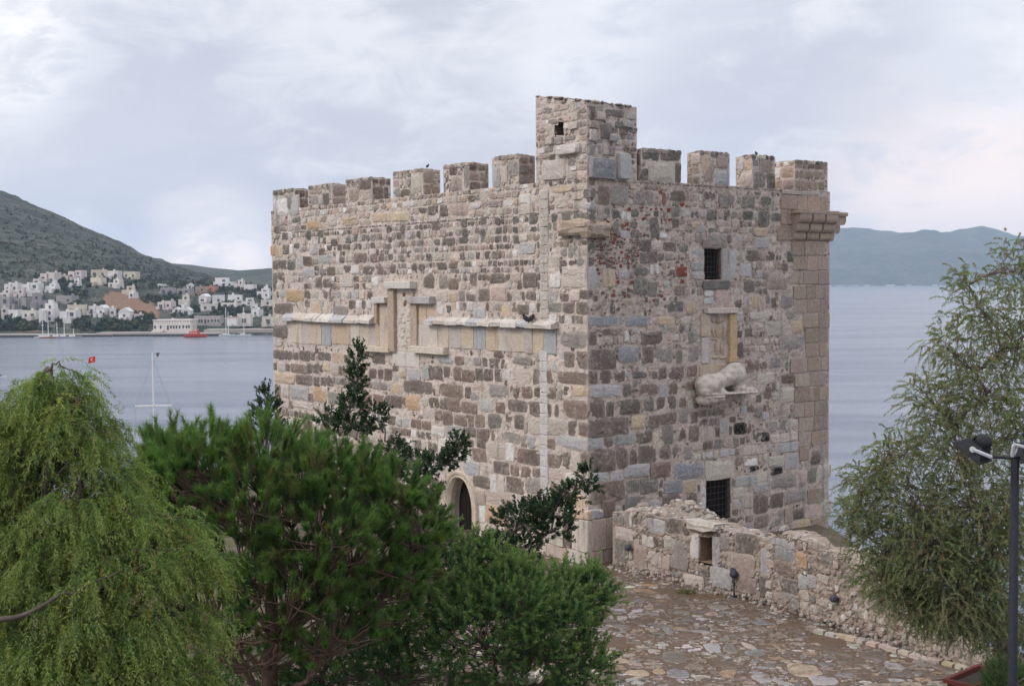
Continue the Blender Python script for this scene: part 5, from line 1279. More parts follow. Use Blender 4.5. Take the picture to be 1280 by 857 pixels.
class Flat(Frame):
    def arr(s, u, v, d): return np.stack([s.O[0] + u, s.O[1] + v, s.O[2] + d], 1)
    def p(s, u, v, d=0.0): return np.array([s.O[0] + u, s.O[1] + v, s.O[2] + d])
    def uv(s, px, py, off=0.0): p = on_ground(px, py); return p[0] - s.O[0], p[1] - s.O[1]
PF = Flat((-2.5, 26.0, 0.0), (1, 0, 0), (0, 0, 1))
PV = Masonry(PF, 0, 15.5, 0, 19.5, 111, .03)
def wall_side(X, Y):
    """metres in front (left) of the ruined wall's foot"""
    best = 99
    for P, Q in ((A0, A1), (A1, A2), (A2, A3 + (A3 - A2) * 3)):
        dx, dy = Q[0] - P[0], Q[1] - P[1]; L_ = math.hypot(dx, dy); nx, ny = dy / L_, -dx / L_
        best = min(best, (X - P[0]) * nx + (Y - P[1]) * ny)
    return best
def in_terrace(X, Y):
    a = np.dot(np.array([X, Y, 0]) - FL.O * (1, 1, 0), FL.N)
    return wall_side(X, Y) > -.02 and (a > .2 or X > 3) and not (X < 2.35 and Y < 28.9)
def dens(u, v):
    X, Y = u + PF.O[0], v + PF.O[1]
    if not in_terrace(X, Y): return False
    w_ = wall_side(X, Y); k = mnoise.noise(Vector((X * .6, Y * .6, 5)))
    muddy = 1.9 - abs(w_ - .9) * 1.5 if w_ < 2.2 else 0
    return k - max(0, muddy) * .33 + .66 > 0
def pave(n, s0, s1, pal, asp=(.45, 1.1)):
    r = PV.r
    for _ in range(n):
        w_ = r.uniform(s0, s1); h = w_ * r.uniform(*asp); u, v = r.uniform(.3, 15), r.uniform(.3, 19)
        if PV.frac(u - w_ / 2, v - h / 2, u + w_ / 2, v + h / 2) < .06 and dens(u, v):
            PV.stone(u, v, w_, h, kcol(pal[r.randint(len(pal))], r,   .16) * .68, r.uniform(.006, .018), r.uniform(2.0, 3.2), .18, .004, .02)
flatpal = 'ccwwyolBgspdcBlwyn'
for (x0, y0, x1, y1, k) in ((985, 829, 1024, 846, 'y'), (826, 814, 862, 828, 'n'), (1105, 828, 1130, 837, 'l'), (1142, 821, 1180, 834, 'g'), (1170, 830, 1205, 840, 'd'), (1192, 839, 1218, 847, 'n'), (880, 804, 902, 815, 'l'), (903, 806, 922, 816, 'n'), (770, 770, 784, 775, 'c'), (784, 766, 796, 773, 'c'),
                            (832, 837, 862, 847, 'B'), (784, 837, 812, 845, 'y'), (815, 836, 832, 842, 'o'), (898, 837, 922, 846, 'o'), (766, 780, 786, 786, 'g'), (1000, 818, 1008, 824, 'B'), (930, 803, 942, 812, 'c'), (960, 792, 985, 797, 'c'), (1094, 832, 1108, 838, 'n'), (1010, 845, 1050, 856, 'l'), (940, 842, 965, 853, 'l')):
    a, b = PF.uv((x0 + x1) / 2, y1), PF.uv((x0 + x1) / 2, y0); xa, xb = PF.uv(x0, (y0 + y1) / 2)[0], PF.uv(x1, (y0 + y1) / 2)[0]
    PV.stone((xa + xb) / 2, (a[1] + b[1]) / 2, xb - xa, b[1] - a[1], kcol(k, PV.r, .04) * .8, .02, 2.6, .1, .004, .01)
pave(420, .38, .72, 'cgndlyBsgdnob'); pave(4600, .18, .4, flatpal + 'ndgs'); pave(42000, .06, .2, 'ccwwylgspcwpdn', (.45, 1.2))
us, vs2 = np.arange(0, 15.6, .16), np.arange(0, 19.6, .16); ok = {}; V = []; F = []
for v in vs2:
    for u in us: V.append(PF.p(u, v, .03 * mnoise.noise(Vector((u * 1.3, v * 1.3, 8)))))
for j in range(len(vs2) - 1):
    for i in range(len(us) - 1):
        X, Y = us[i] + .08 + PF.O[0], vs2[j] + .08 + PF.O[1]
        if wall_side(X, Y) > -.5 and not (X < 2.3 and Y < 28.8): F.append((j * len(us) + i, j * len(us) + i + 1, (j + 1) * len(us) + i + 1, (j + 1) * len(us) + i))
PV.mb.add(V, [np.array(F)], np.array(lin(114, 90, 71)) * .72)
pv = PV.build('terrace_paving', M_PAVE, None); kind(pv, 'structure')
# rough kerb of the terrace at its near left edge
KB = MB(); r = rs(7)
for i in range(9):
    KB.ellipsoid((1.0 + i * .26 * 1.0 - 1.2, 28.75 + r.uniform(-.05, .05), -.12), (.2, .16, .17), kcol('dsgcb'[i % 5], r), None, 9, 6)
tag(KB.build('terrace_kerb', M_STONE, None, False), 'rough stone kerb where the paved terrace breaks off at the juniper', 'kerb')

# ---- ruined wall
ALB = .80
RW = thing('ruined_wall', A0, 'low ruined rubble wall with a small niche window running out from the tower corner', 'wall')
def vert_frame(P, Q): 
    U_ = (Q - P) / np.linalg.norm(Q - P); N_ = np.array([U_[1], -U_[0], 0]); 
    if np.dot(N_, EYE - P) < 0: N_ = -N_
    return Frame(P * (1, 1, 0), U_, N_), float(np.linalg.norm(Q - P))
FA, LA = vert_frame(A0, A1); FB, LB = vert_frame(A1, A3); LB *= 1.06
TA = [FA.uv(x, y) for x, y in ((768, 640), (800, 640), (830, 648), (862, 654), (890, 656), (925, 668), (945, 672), (957, 676))]
TB = [FB.uv(x, y) for x, y in ((957, 676), (980, 664), (1000, 672), (1020, 688), (1050, 690), (1075, 700), (1095, 716), (1120, 738), (1150, 765), (1190, 795), (1225, 825))]
def topf(T): 
    a = np.array(T); return lambda u: float(np.interp(u, a[:, 0], a[:, 1])) + .05 * mnoise.noise(Vector((u * 4, 1, 2)))
NW = FA.box(873.5, 666, 891, 703)
for (fr, ln, T, seed, holes, spec, pal) in (
    (FA, LA, TA, 121, [NW], """20,110,75,120,y;210,120,245,225,g;248,120,285,225,g;290,130,310,240,w;180,240,325,335,c;165,325,280,490,n;385,300,475,385,w;410,170,560,290,l;330,370,420,560,s;430,420,530,570,c;540,440,600,560,p;560,170,700,280,d;600,340,740,560,g;755,275,820,480,w;920,320,975,540,l;905,540,1000,680,l;320,330,370,470,p;190,500,260,570,n;480,260,550,300,o;550,300,650,410,c;280,570,420,650,c;440,580,560,670,p;700,600,860,700,c""", 'ccpggsspdc'),
    (FB, LB, TB, 122, [], '', 'ccppggssc')):
    q = Masonry(fr, 0, ln, -.2, 3, seed)
    if seed == 121:
        for h in holes: q.mark(*h)
        q.hand(spec, 740, 620, 6.12)
        q.hand("""205,140,370,290,d;55,165,110,360,l;110,140,170,250,g;150,270,350,420,s;380,240,460,420,l;370,430,460,540,d;60,370,190,510,l;220,430,350,540,s""", 880, 640, 5.356)
    else:
        q.hand("""475,235,610,325,B;430,180,620,232,l;465,440,630,540,d;470,330,600,420,b;610,270,690,370,o;630,420,690,510,l;690,420,750,500,l;500,540,640,650,g;770,260,860,350,n;700,180,760,240,c""", 880, 640, 5.356)
    tf = topf(T); lim = (lambda u, v: v < tf(u) - .1) if seed == 121 else (lambda u, v: v < tf(u) - .1 and (u < 2.2 or mnoise.noise(Vector((u * 1.1, v * 1.6, 3))) > .12))
    q.fill([(-.1, 3, .18, .34, .6, 1.7, pal, .08, lim, (2.3, 4.5))], .04, 0)
    q.v1 = 3.0
    for _ in range(2600 if seed == 121 else 1300):
        w_ = q.r.uniform(.05, .16); u, v = q.r.uniform(.1, ln - .1), q.r.uniform(-.05, 2.4)
        if v < tf(u) - .02 and q.frac(u - w_ / 2, v - w_ / 2, u + w_ / 2, v + w_ / 2) < .06: q.stone(u, v, w_, w_ * q.r.uniform(.6, 1.1), kcol('ccpgsw'[q.r.randint(6)], q.r), q.r.uniform(.01, .06), 2.6, .1)
    q.mortar(0, ln, -.2, 2.0, holes, .07, .07, lin(156, 140, 127), tf)
    # broken top, .7 m thick, and the inner face
    V = []; m_ = 7; N_ = int(ln / .12) + 2
    for j in range(m_):
        for i in range(N_):
            u = ln * i / (N_ - 1); d = -.75 * j / (m_ - 1); t_ = tf(u)
            V.append(fr.p(u, t_ + (.07 * mnoise.noise(Vector((u * 5, d * 5, seed))) if j else 0), d))
    for i in range(N_): V.append(fr.p(ln * i / (N_ - 1), -.3, -.75))
    g = [(j * N_ + i, j * N_ + i + 1, (j + 1) * N_ + i + 1, (j + 1) * N_ + i) for j in range(m_) for i in range(N_ - 1)]
    q.mb.add(V, [np.array(g)], np.array(lin(150, 135, 122)))
    for _ in range(int(ln * 12)):
        u = q.r.uniform(.05, ln - .05); d = -q.r.uniform(0, .7); s_ = q.r.uniform(.03, .09)
        q.mb.ellipsoid(fr.p(u, tf(u), d), (s_, s_ * q.r.uniform(.6, 1.2), s_ * .6), kcol('ccpgswd'[q.r.randint(7)], q.r), np.array(Matrix.Rotation(q.r.uniform(0, 3), 3, 'Z')), 7, 5)
    # fallen mortar and scree along the foot
    for _ in range(int(ln * 16)):
        u = q.r.uniform(0, ln); s_ = q.r.uniform(.02, .075); d = abs(q.r.normal(0, .16))
        q.mb.ellipsoid(fr.p(u, s_ * .3 + max(0, .22 - d) * q.r.uniform(.3, 1), d), (s_, s_, s_ * .7), kcol('cpsgsp'[q.r.randint(6)], q.r), np.array(Matrix.Rotation(q.r.uniform(0, 3), 3, 'X')), 7, 5)
    if seed == 122: q.mb.add([fr.p(ln, -.3), fr.p(ln, tf(ln)), fr.p(ln, tf(ln), -.75), fr.p(ln, -.3, -.75)], [[0, 1, 2, 3]], lin(150, 135, 122))
    q.build('wall_section', M_STONE, RW)
nw = recess(FA, NW, .5, 'niche_window', RW, side=lin(150, 128, 110), backcol=lin(110, 84, 66))
q = Masonry(FA, 0, LA, 0, 3, 123); a = FA.box(862, 652.5, 898, 664)
q.slab(a[0], a[1] + .03, a[2], a[3], -.4, .2, np.array(lin(186, 176, 166)), .09, .03); q.build('lintel', M_MARBLE, RW)
ALB = .9
# ---- debris heap between the wall and the tower
V = []; n = 46
for j in range(n):
    for i in range(n):
        s_, t_ = i / (n - 1), j / (n - 1)           # s along the wall from the tower out, t from the wall to the far side
        u = LA * (.02 + .96 * s_); p = FA.p(u, 0, -.3 - t_ * 5.6)
        near_ = topf(TA)(u) + .0; hump = 1.75 * math.exp(-((s_ - .30) / .2) ** 2 - ((t_ - .18) / .25) ** 2) * .33
        far_ = 1.15 * (1 - s_ * .65) * (1 - t_ * .55)
        z = near_ * (1 - t_) ** 1.6 + far_ * (1 - (1 - t_) ** 1.6) + hump * min(1, t_ / .16) ** 1.5 + .16 * min(1, t_ / .1) * mnoise.fractal(Vector(p * .9), 1, 2, 5)
        if t_ > .9: z -= (t_ - .9) * 14
        V.append((p[0], p[1], max(z, -.3)))
gi = (np.arange(n - 1)[:, None] * n + np.arange(n - 1)[None, :]).ravel()
HP = MB(); HP.add(V, [np.stack([gi, gi + 1, gi + n + 1, gi + n], 1)], lin(146, 134, 122)); r = rs(9)
for _ in range(2600):
    p = np.array(V[r.randint(len(V))]) + r.normal(0, .05, 3) * (1, 1, .2); s_ = r.choice([.03, .05, .07, .11, .16], p=[.35, .3, .2, .1, .05])
    HP.ellipsoid(p, (s_, s_ * r.uniform(.6, 1.1), s_ * r.uniform(.4, .8)), kcol('ccpgswsd'[r.randint(8)], r), np.array(Matrix.Rotation(r.uniform(0, 3), 3, 'Z') @ Matrix.Rotation(r.uniform(-.5, .5), 3, 'X')), 6, 4)
kind(tag(HP.build('rubble', M_STONE), 'heap of mortar rubble and stones behind the low ruined wall', 'rubble'), 'stuff')

# stone edging along the foot of the wall on the right
r = rs(31); EG = MB(); P0, P1 = on_ground(1010, 786), on_ground(1222, 842); nn = 16
for i in range(nn):
    t_ = (i + .5) / nn; p = P0 + (P1 - P0) * t_ + r.normal(0, .03, 3) * (1, 1, 0); yaw = math.atan2(P1[1] - P0[1], P1[0] - P0[0]) + r.uniform(-.06, .06)
    EG.box(p + (0, 0, .04), (np.linalg.norm(P1 - P0) / nn * .96, r.uniform(.14, .22), r.uniform(.09, .15)), yaw, kcol('cscpy'[r.randint(5)], r), .93)
tag(EG.build('edging_stones', M_STONE), 'row of narrow pale edging stones along the foot of the wall under the tamarisk', 'edging')
bp_ = on_ground(1238, 838); bp_ = at(1238, 828, bp_[1] + .3)
BD = MB(); BD.ellipsoid(bp_ + np.array((0, .2, -.15)), (.42, .35, .45), lin(176, 152, 132), np.array(Matrix.Rotation(.4, 3, 'Y')), 14, 9)
b_ = BD.build('boulder', M_STONE, None, True, bp_); tag(b_, 'pale brown boulder under the tamarisk beside the lamp post', 'boulder')

# ---- small black ground lights at the foot of the wall
def spot_light(p, label, stake):
    t = thing('ground_spotlight', p, label, 'spotlight', 'spotlights washing the ruined wall'); p = np.array(p, float)
    mb = MB(); z = stake; mb.ellipsoid(p + (0, 0, z + .02), (.12, .13, .11), (.045, .047, .058), np.array(Matrix.Rotation(-.5, 3, 'X')), 14, 9); mb.tube([p + (0, .05, z + .02), p + (.05, .2, z + .10)], [.11, .125], 14, (.04, .04, .05)); mb.build('lamp_head', M_IRON, t, True)
    mb = MB(); mb.tube([p + (0, 0, -.05), p + (0, 0, z - .04)], .022, 7, (.025, .025, .028)); mb.box(p + (0, 0, .02), (.14, .14, .05), .3, (.03, .03, .03)); mb.build('stake', M_IRON, t)
for (fr, px, py, lab) in ((FA, 785.5, 684, 'black spotlight fixed to the ruined wall in the corner beside the tower plinth'), (FB, 1043, 747.5, 'dark spotlight fixed low on the rough wall near the tamarisk')):
    u, v = fr.uv(px, py, .12); p = fr.p(u, v, .14)
    t = thing('ground_spotlight', p, lab, 'spotlight', 'spotlights washing the ruined wall')
    mb = MB(); mb.ellipsoid(p, (.11, .12, .10), (.06, .064, .08), np.array(Matrix.Rotation(-.5, 3, 'X')), 14, 9); mb.build('lamp_head', M_IRON, t, True)
    mb = MB(); mb.tube([p, fr.p(u, v - .05, -.05)], .03, 7, (.03, .03, .03)); mb.build('bracket', M_IRON, t)
g_ = on_ground(917.5, 746); spot_light(g_, 'black spotlight on a thin stake in front of the pale block under the niche window', (746 - 717.5) / FPX * g_[1])

# ------------------------------------------------------------------ trees
def leaf_mat(name, transl=.35, rough=.55, spec=.3):
    mt, q = new_mat(name)
    c = q.n('ShaderNodeVertexColor', layer_name='Col').outputs[0]
    b = bsdf(q, c, rough, spec)
    tr = q.n('ShaderNodeBsdfTranslucent'); sc = q.vmath('MULTIPLY', c, (1.25, 1.35, .7)); q.put(tr.inputs[0], sc)
    mx = q.n('ShaderNodeMixShader'); mx.inputs[0].default_value = transl
    q.t.links.new(b, mx.inputs[1]); q.t.links.new(tr.outputs[0], mx.inputs[2])
    return finish(mt, q, mx.outputs[0])
M_LEAF = leaf_mat('foliage'); M_NEEDLE = leaf_mat('needles', .42, .5); 
M_BARK = attr_mat('bark', .9, .15, 0, 6, .3, 30, .012)
def unit(v): return v / np.maximum(np.linalg.norm(v, axis=-1, keepdims=True), 1e-9)

def sprays(P, D, Lg, nl, ll, lw, r, col, open_=.8, droop=0.0, curve=0.0, tipcol=None, start=.05, fan=False, jit=.3, needle=False):
    """leafy shoots: P base, D direction, Lg length (arrays); nl leaves each of ll x lw; returns verts, faces, colours"""
    n = len(P); D = unit(D)
    t = np.linspace(start, 1, nl)[None, :] + r.uniform(-.02, .02, (n, nl)); t = np.clip(t, 0, 1)
    down = np.array([0, 0, -1.0])
    ax = P[:, None] + D[:, None] * (Lg[:, None] * t)[..., None] + down * (curve * Lg[:, None] * t ** 2)[..., None]
    tan = unit(D[:, None] + down * (2 * curve * t)[..., None])
    rnd = r.normal(size=(n, nl, 3))
    if fan: rnd[..., 2] *= .3
    side = unit(np.cross(tan, rnd))
    op = open_ * (1 + r.uniform(-jit, jit, (n, nl)))
    ld = unit(tan * np.cos(op)[..., None] + side * np.sin(op)[..., None] + down * droop)
    wv = unit(np.cross(ld, r.normal(size=(n, nl, 3))))
    le_ = ll * r.uniform(.7, 1.2, (n, nl))[..., None]; we = lw * r.uniform(.75, 1.2, (n, nl))[..., None]
    if needle:
        v = np.stack([ax - wv * we / 2, ax + wv * we / 2, ax + ld * le_], 2); k = 3
    else:
        v = np.stack([ax, ax + ld * le_ * .45 + wv * we / 2, ax + ld * le_, ax + ld * le_ * .45 - wv * we / 2], 2); k = 4
    v = v.reshape(-1, 3); f = np.arange(len(v)).reshape(-1, k)
    c = np.asarray(col, float)
    if c.ndim == 1: c = np.tile(c, (n, 1))
    c = c[:, None] * r.uniform(.72, 1.3, (n, nl, 1))
    if tipcol is not None: c = c + (np.asarray(tipcol) - c) * (np.clip(t - .35, 0, 1) * 1.2)[..., None]
    c = np.repeat(np.clip(c, .002, .6).reshape(-1, 3), k, 0)
    return v, f, c
def pal_cols(r, n, pal, amt=.12):
    p = np.array(pal)[r.randint(len(pal), size=n)]
    return p * (1 + r.normal(0, amt, (n, 1)))
def bez(a, b, c, n=10):
    t = np.linspace(0, 1, n)[:, None]; return (1 - t) ** 2 * a + 2 * t * (1 - t) * b + t ** 2 * c
def wob(pts, r, amt):
    p = np.array(pts); k = r.normal(0, amt, p.shape); k[0] = 0; k[-1] *= .3; return p + k
def shell_points(c, rad, n, r, inner=.55, up=-.6):
    d = unit(r.normal(size=(n * 3, 3))); d = d[d[:, 2] > up][:n]
    return np.asarray(c) + d * np.asarray(rad) * (r.uniform(inner, 1, (len(d), 1)) ** .6), d

# ---- weeping pepper tree, left foreground
def pepper_tree():
    r = rs(201); Y0 = 15.0; k = Y0 / FPX
    base = np.array([at(-40, 900, Y0)[0], Y0 + .3, ground_z(-6, 15) - .1])
    t = thing('pepper_tree', base, 'weeping yellow green pepper tree with hanging strands in the left foreground', 'tree')
    #      px   py   dy   rx   ry  rz(depth m)  strands
    clumps = [(66, 462, .1, 18, 12, .3, 40), (68, 482, .1, 28, 24, .4, 60), (34, 505, .3, 32, 28, .45, 60), (96, 505, 0, 28, 28, .45, 60), (5, 530, .3, 30, 28, .4, 60), (-10, 585, .2, 34, 30, .4, 60), (28, 600, .2, 24, 24, .4, 36), (2, 640, .3, 34, 30, .5, 56), (45, 655, -.2, 34, 30, .5, 56), (118, 535, -.2, 24, 32, .4, 46), (72, 540, -.3, 32, 30, .5, 56), (18, 560, .1, 30, 30, .5, 46), (-15, 530, .4, 32, 32, .5, 44),
              (138, 590, 0, 22, 36, .45, 46), (105, 605, -.4, 30, 36, .5, 60), (160, 640, -.2, 26, 36, .45, 56), (210, 655, .1, 26, 24, .4, 50), (238, 690, .2, 22, 32, .4, 50), (192, 700, -.4, 30, 36, .45, 66), (130, 690, -.6, 34, 38, .5, 74), (10, 640, .1, 30, 24, .5, 30), (-20, 680, 0, 32, 40, .5, 44),
              (80, 705, -.5, 36, 36, .5, 64), (30, 735, -.7, 40, 34, .5, 60), (228, 765, -.1, 28, 36, .45, 60), (178, 775, -.7, 36, 36, .5, 70), (115, 780, -.9, 42, 36, .5, 80), (50, 815, -1., 44, 36, .5, 74), (-15, 800, -.9, 40, 40, .5, 56), (150, 845, -1., 50, 34, .5, 80), (220, 840, -.5, 38, 36, .5, 66), (85, 870, -1.1, 50, 34, .5, 60), (0, 875, -1.1, 50, 34, .5, 54), (100, 650, .7, 60, 40, .5, 30)]
    wood = MB(); fork = base + np.array([.3, 0, 3.2]); wood.tube(wob(bez(base, base + (0, .1, 1.6), fork), r, .04), np.linspace(.34, .24, 10), 9, (.12, .095, .075)); 
    V, F, C, o = [], [], [], 0
    for (px, py, dy, rx, ry, rz, ns) in clumps:
        c = at(px, py, Y0 + dy); rad = np.array([rx * k, rz, ry * k])
        limb = wob(bez(fork, (fork + c) / 2 + np.array([0, 0, .9]), c, 12), r, .05); wood.tube(limb, np.linspace(.075, .02, 12), 7, (.115, .09, .072))
        nb = max(5, ns // 5); E, dd = shell_points(c, rad * 1.1, nb, r, .55, -.2)
        P, D = [], []
        for i in range(len(E)):
            a = limb[r.randint(8, 12)]; tip = E[i] + dd[i] * np.array([.25, .2, 0]) + np.array([0, 0, -r.uniform(.05, .3)])
            br = wob(bez(a, (a + E[i]) / 2 + np.array([0, 0, r.uniform(.05, .2)]), tip, 9), r, .02); wood.tube(br, np.linspace(.016, .004, 9), 4, (.13, .105, .08), False)
            for q_ in range(r.randint(16, 28)):
                s_ = r.uniform(.12, 1) ** .7 * 8; k0 = min(int(s_), 7); fr_ = s_ - k0; p = br[k0] * (1 - fr_) + br[k0 + 1] * fr_
                P.append(p); D.append((br[k0 + 1] - br[k0]) / max(np.linalg.norm(br[k0 + 1] - br[k0]), 1e-6) * .55 + dd[i] * .25 + r.normal(0, .32, 3) + np.array([0, 0, -.25]))
        P, D = np.array(P), np.array(D)
        Lg = r.uniform(.14, .5, len(P)) * r.uniform(.8, 1.25)
        tone = pal_cols(r, len(P), [(.15, .22, .05), (.19, .25, .06), (.12, .19, .05), (.095, .16, .05), (.22, .24, .065), (.12, .185, .06), (.08, .135, .045)], .15) * r.uniform(.85, 1.3)
        v, f, cc = sprays(P, D, Lg, 46, .055, .0105, r, tone, .95, .3, .75, (.26, .31, .09), jit=.5)
        V.append(v); F.append(f + o); C.append(cc); o += len(v)
    # a few ochre berry sprays and dry twigs
    P, d = shell_points(at(170, 740, Y0 - .4), (1.0, .9, 1.0), 60, r, .5)
    v, f, cc = sprays(P, d * .3 + np.array([0, 0, -1.]), np.full(len(P), .25), 16, .03, .018, r, (.22, .13, .035), .6); V.append(v); F.append(f + o); C.append(cc); o += len(v)
    wood.tube(wob(bez(at(-25, 782, Y0 - 1.3), at(30, 775, Y0 - 1.3), at(74, 742, Y0 - 1.2), 9), r, .015), np.linspace(.036, .022, 9), 8, (.10, .08, .07)); wood.tube(wob(bez(at(70, 744, Y0 - 1.2), at(110, 738, Y0 - 1.1), at(150, 712, Y0 - 1.1), 8), r, .02), np.linspace(.022, .008, 8), 6, (.10, .08, .07))
    wood.tube(wob(bez(fork, fork * .5 + at(-25, 782, Y0 - 1.3) * .5 + np.array([0, 0, -.25]), at(-25, 782, Y0 - 1.3), 7), r, .01), np.linspace(.07, .036, 7), 8, (.10, .08, .07))
    wood.build('trunk', M_BARK, t, True); obj_from('crown', np.concatenate(V), [np.concatenate(F)], M_LEAF, t, np.concatenate(C))
pepper_tree()

# ---- stone pine, middle foreground
def pine_tree():
    r = rs(202); Y0 = 20.0; k = Y0 / FPX
    base = np.array([at(330, 857, Y0)[0], Y0 + .4, ground_z(-4, 20) - .1])
    t = thing('pine_tree', base, 'rounded dark green pine with dense upright needle tufts in front of the long tower wall', 'tree')
    clumps = [(218, 580, .3, 40, 34, 1.0, 70), (265, 576, -.2, 48, 34, 1.0, 90), (330, 572, 0, 55, 32, 1.1, 120), (385, 600, -.3, 58, 36, 1.1, 130), (440, 612, .1, 50, 44, 1.0, 110), (490, 628, .2, 42, 38, .9, 90), (528, 660, .3, 34, 34, .8, 70), (225, 640, .3, 44, 60, .8, 90), (210, 720, .5, 50, 60, .8, 90), (260, 770, .3, 60, 60, .8, 80), (470, 760, .1, 60, 50, .8, 90), (395, 735, -.6, 60, 50, .8, 80), (195, 620, .5, 26, 40, .8, 50), (198, 566, .4, 18, 16, .4, 18),
              (250, 610, -.6, 60, 48, 1.0, 100), (320, 640, -.9, 70, 50, 1.0, 120), (400, 680, -.9, 70, 60, 1.0, 120), (300, 700, -.7, 70, 50, .9, 80), (360, 755, -1.2, 75, 50, .9, 80), (450, 700, -.4, 60, 50, .9, 90), (290, 800, -.6, 80, 55, .9, 60), (200, 640, .2, 40, 60, .9, 60), (420, 800, -.8, 70, 55, .8, 60), (500, 720, .3, 50, 50, .8, 60)]
    wood = MB(); V, F, C, o = [], [], [], 0; topp = at(345, 610, Y0)
    trunk = wob(bez(base, base + (0, 0, 3), topp, 14), r, .04); wood.tube(trunk, np.linspace(.24, .06, 14), 9, (.13, .085, .065))
    for (px, py, dy, rx, ry, rz, ns) in clumps:
        c = at(px, py, Y0 + dy); rad = np.array([rx * k, rz, ry * k])
        zt = np.clip((c[2] - 1.0 - base[2]) / (topp[2] - base[2]), .2, .97); a = trunk[int(zt * 13)]
        limb = wob(bez(a, a * .4 + c * .6 + np.array([0, 0, -.25]), c, 9), r, .04); wood.tube(limb, np.linspace(.05, .015, 9), 6, (.14, .095, .075))
        P, d = shell_points(c, rad, int(ns * 1.0), r, .5, -.5)
        for i in range(len(P)):
            if i % 2 == 0:
                b = limb[r.randint(4, 9)]; wood.tube(wob(bez(b, (b + P[i]) / 2 - (0, 0, .1), P[i], 5), r, .015), np.linspace(.018, .007, 5), 4, (.15, .10, .08), False)
        D = d * np.array([.75, .75, .4]) + np.array([0, 0, .7]) + r.normal(0, .15, d.shape)
        tone = pal_cols(r, len(P), [(.088, .168, .046), (.105, .195, .05), (.07, .138, .046), (.13, .21, .056), (.056, .115, .042), (.14, .125, .065)], .15)
        v, f, cc = sprays(P, D, (.10 + .30 * np.clip(d[:, 2], 0, 1)) * r.uniform(.7, 1.3, len(P)), 150, .14, .0095, r, tone, .62, 0, 0, (.12, .20, .055), 0.0, needle=True, jit=.45); V.append(v); F.append(f + o); C.append(cc); o += len(v)
    wood.build('trunk', M_BARK, t, True); obj_from('crown', np.concatenate(V), [np.concatenate(F)], M_NEEDLE, t, np.concatenate(C))
pine_tree()

def bushy(name, label, Y0, trunk_px, clumps, seed, sp, pal, tip, barkc, trunk_r, cat='tree', upb=.3, fork_h=.45, twig_every=2, root=None, wood_r=.05, mat=None, inner=.35, group=None, up=-.7, out=.8, scat=.25, mult=1.0):
    clumps = [c[:6] + (int(c[6] * mult),) for c in clumps]
    r = rs(seed); k = Y0 / FPX; p0 = at(trunk_px[0], trunk_px[1], Y0)
    base = np.array([p0[0], Y0, root if root is not None else ground_z(p0[0], Y0) - .08])
    t = thing(name, base, label, cat, group); wood = MB(); V, F, C, o = [], [], [], 0
    cen = np.mean([at(c[0], c[1], Y0 + c[2]) for c in clumps], 0); fork = base + (cen - base) * fork_h
    wood.tube(wob(bez(base, base * .5 + fork * .5 + np.array([r.normal(0, .1), 0, .1]), fork, 9), r, trunk_r * .15), np.linspace(trunk_r, trunk_r * .65, 9), 8, barkc)
    stem = bez(base, base * .5 + fork * .5, fork, 9); pool = [stem[q_] for q_ in range(4, 9)]
    clumps = sorted(clumps, key=lambda q_: np.linalg.norm(at(q_[0], q_[1], Y0 + q_[2]) - fork))
    for (px, py, dy, rx, ry, rz, ns) in clumps:
        c = at(px, py, Y0 + dy); rad = np.array([rx * k, rz, ry * k])
        pa = np.array(pool); a0 = pa[np.argmin(np.linalg.norm(pa - c, axis=1) + 1.2 * np.maximum(pa[:, 2] - c[2] + .1, 0))]
        limb = wob(bez(a0, a0 * .5 + c * .5 + np.array([r.normal(0, .12), 0, .12]), c, 11), r, .03); w0 = wood_r * (.35 + .65 * min(1, np.linalg.norm(c - a0) / 2.5)); wood.tube(limb, np.linspace(w0, w0 * .3, 11), 6, barkc)
        pool += [limb[q_] for q_ in (4, 6, 8, 10)]
        P, d = shell_points(c, rad, ns, r, inner, up)
        for i in range(0, len(P), twig_every):
            b = limb[r.randint(4, 11)]; wood.tube(wob(bez(b, (b + P[i]) / 2 + (0, 0, .05), P[i], 5), r, .02), np.linspace(min(wood_r * .25, .009), .003, 5), 4, barkc, False)
        D = d * out + np.array([0, 0, upb]) + r.normal(0, scat, d.shape)
        tone = pal_cols(r, len(P), pal, .15)
        v, f, cc = sprays(P, D, r.uniform(.6, 1.2, len(P)) * sp['L'], sp['n'], sp['ll'], sp['lw'], r, tone, sp.get('open', .7), sp.get('droop', 0), sp.get('curve', 0), tip); V.append(v); F.append(f + o); C.append(cc); o += len(v)
    wood.build('trunk', M_BARK, t, True); obj_from('crown', np.concatenate(V), [np.concatenate(F)], mat or M_LEAF, t, np.concatenate(C))
    return t
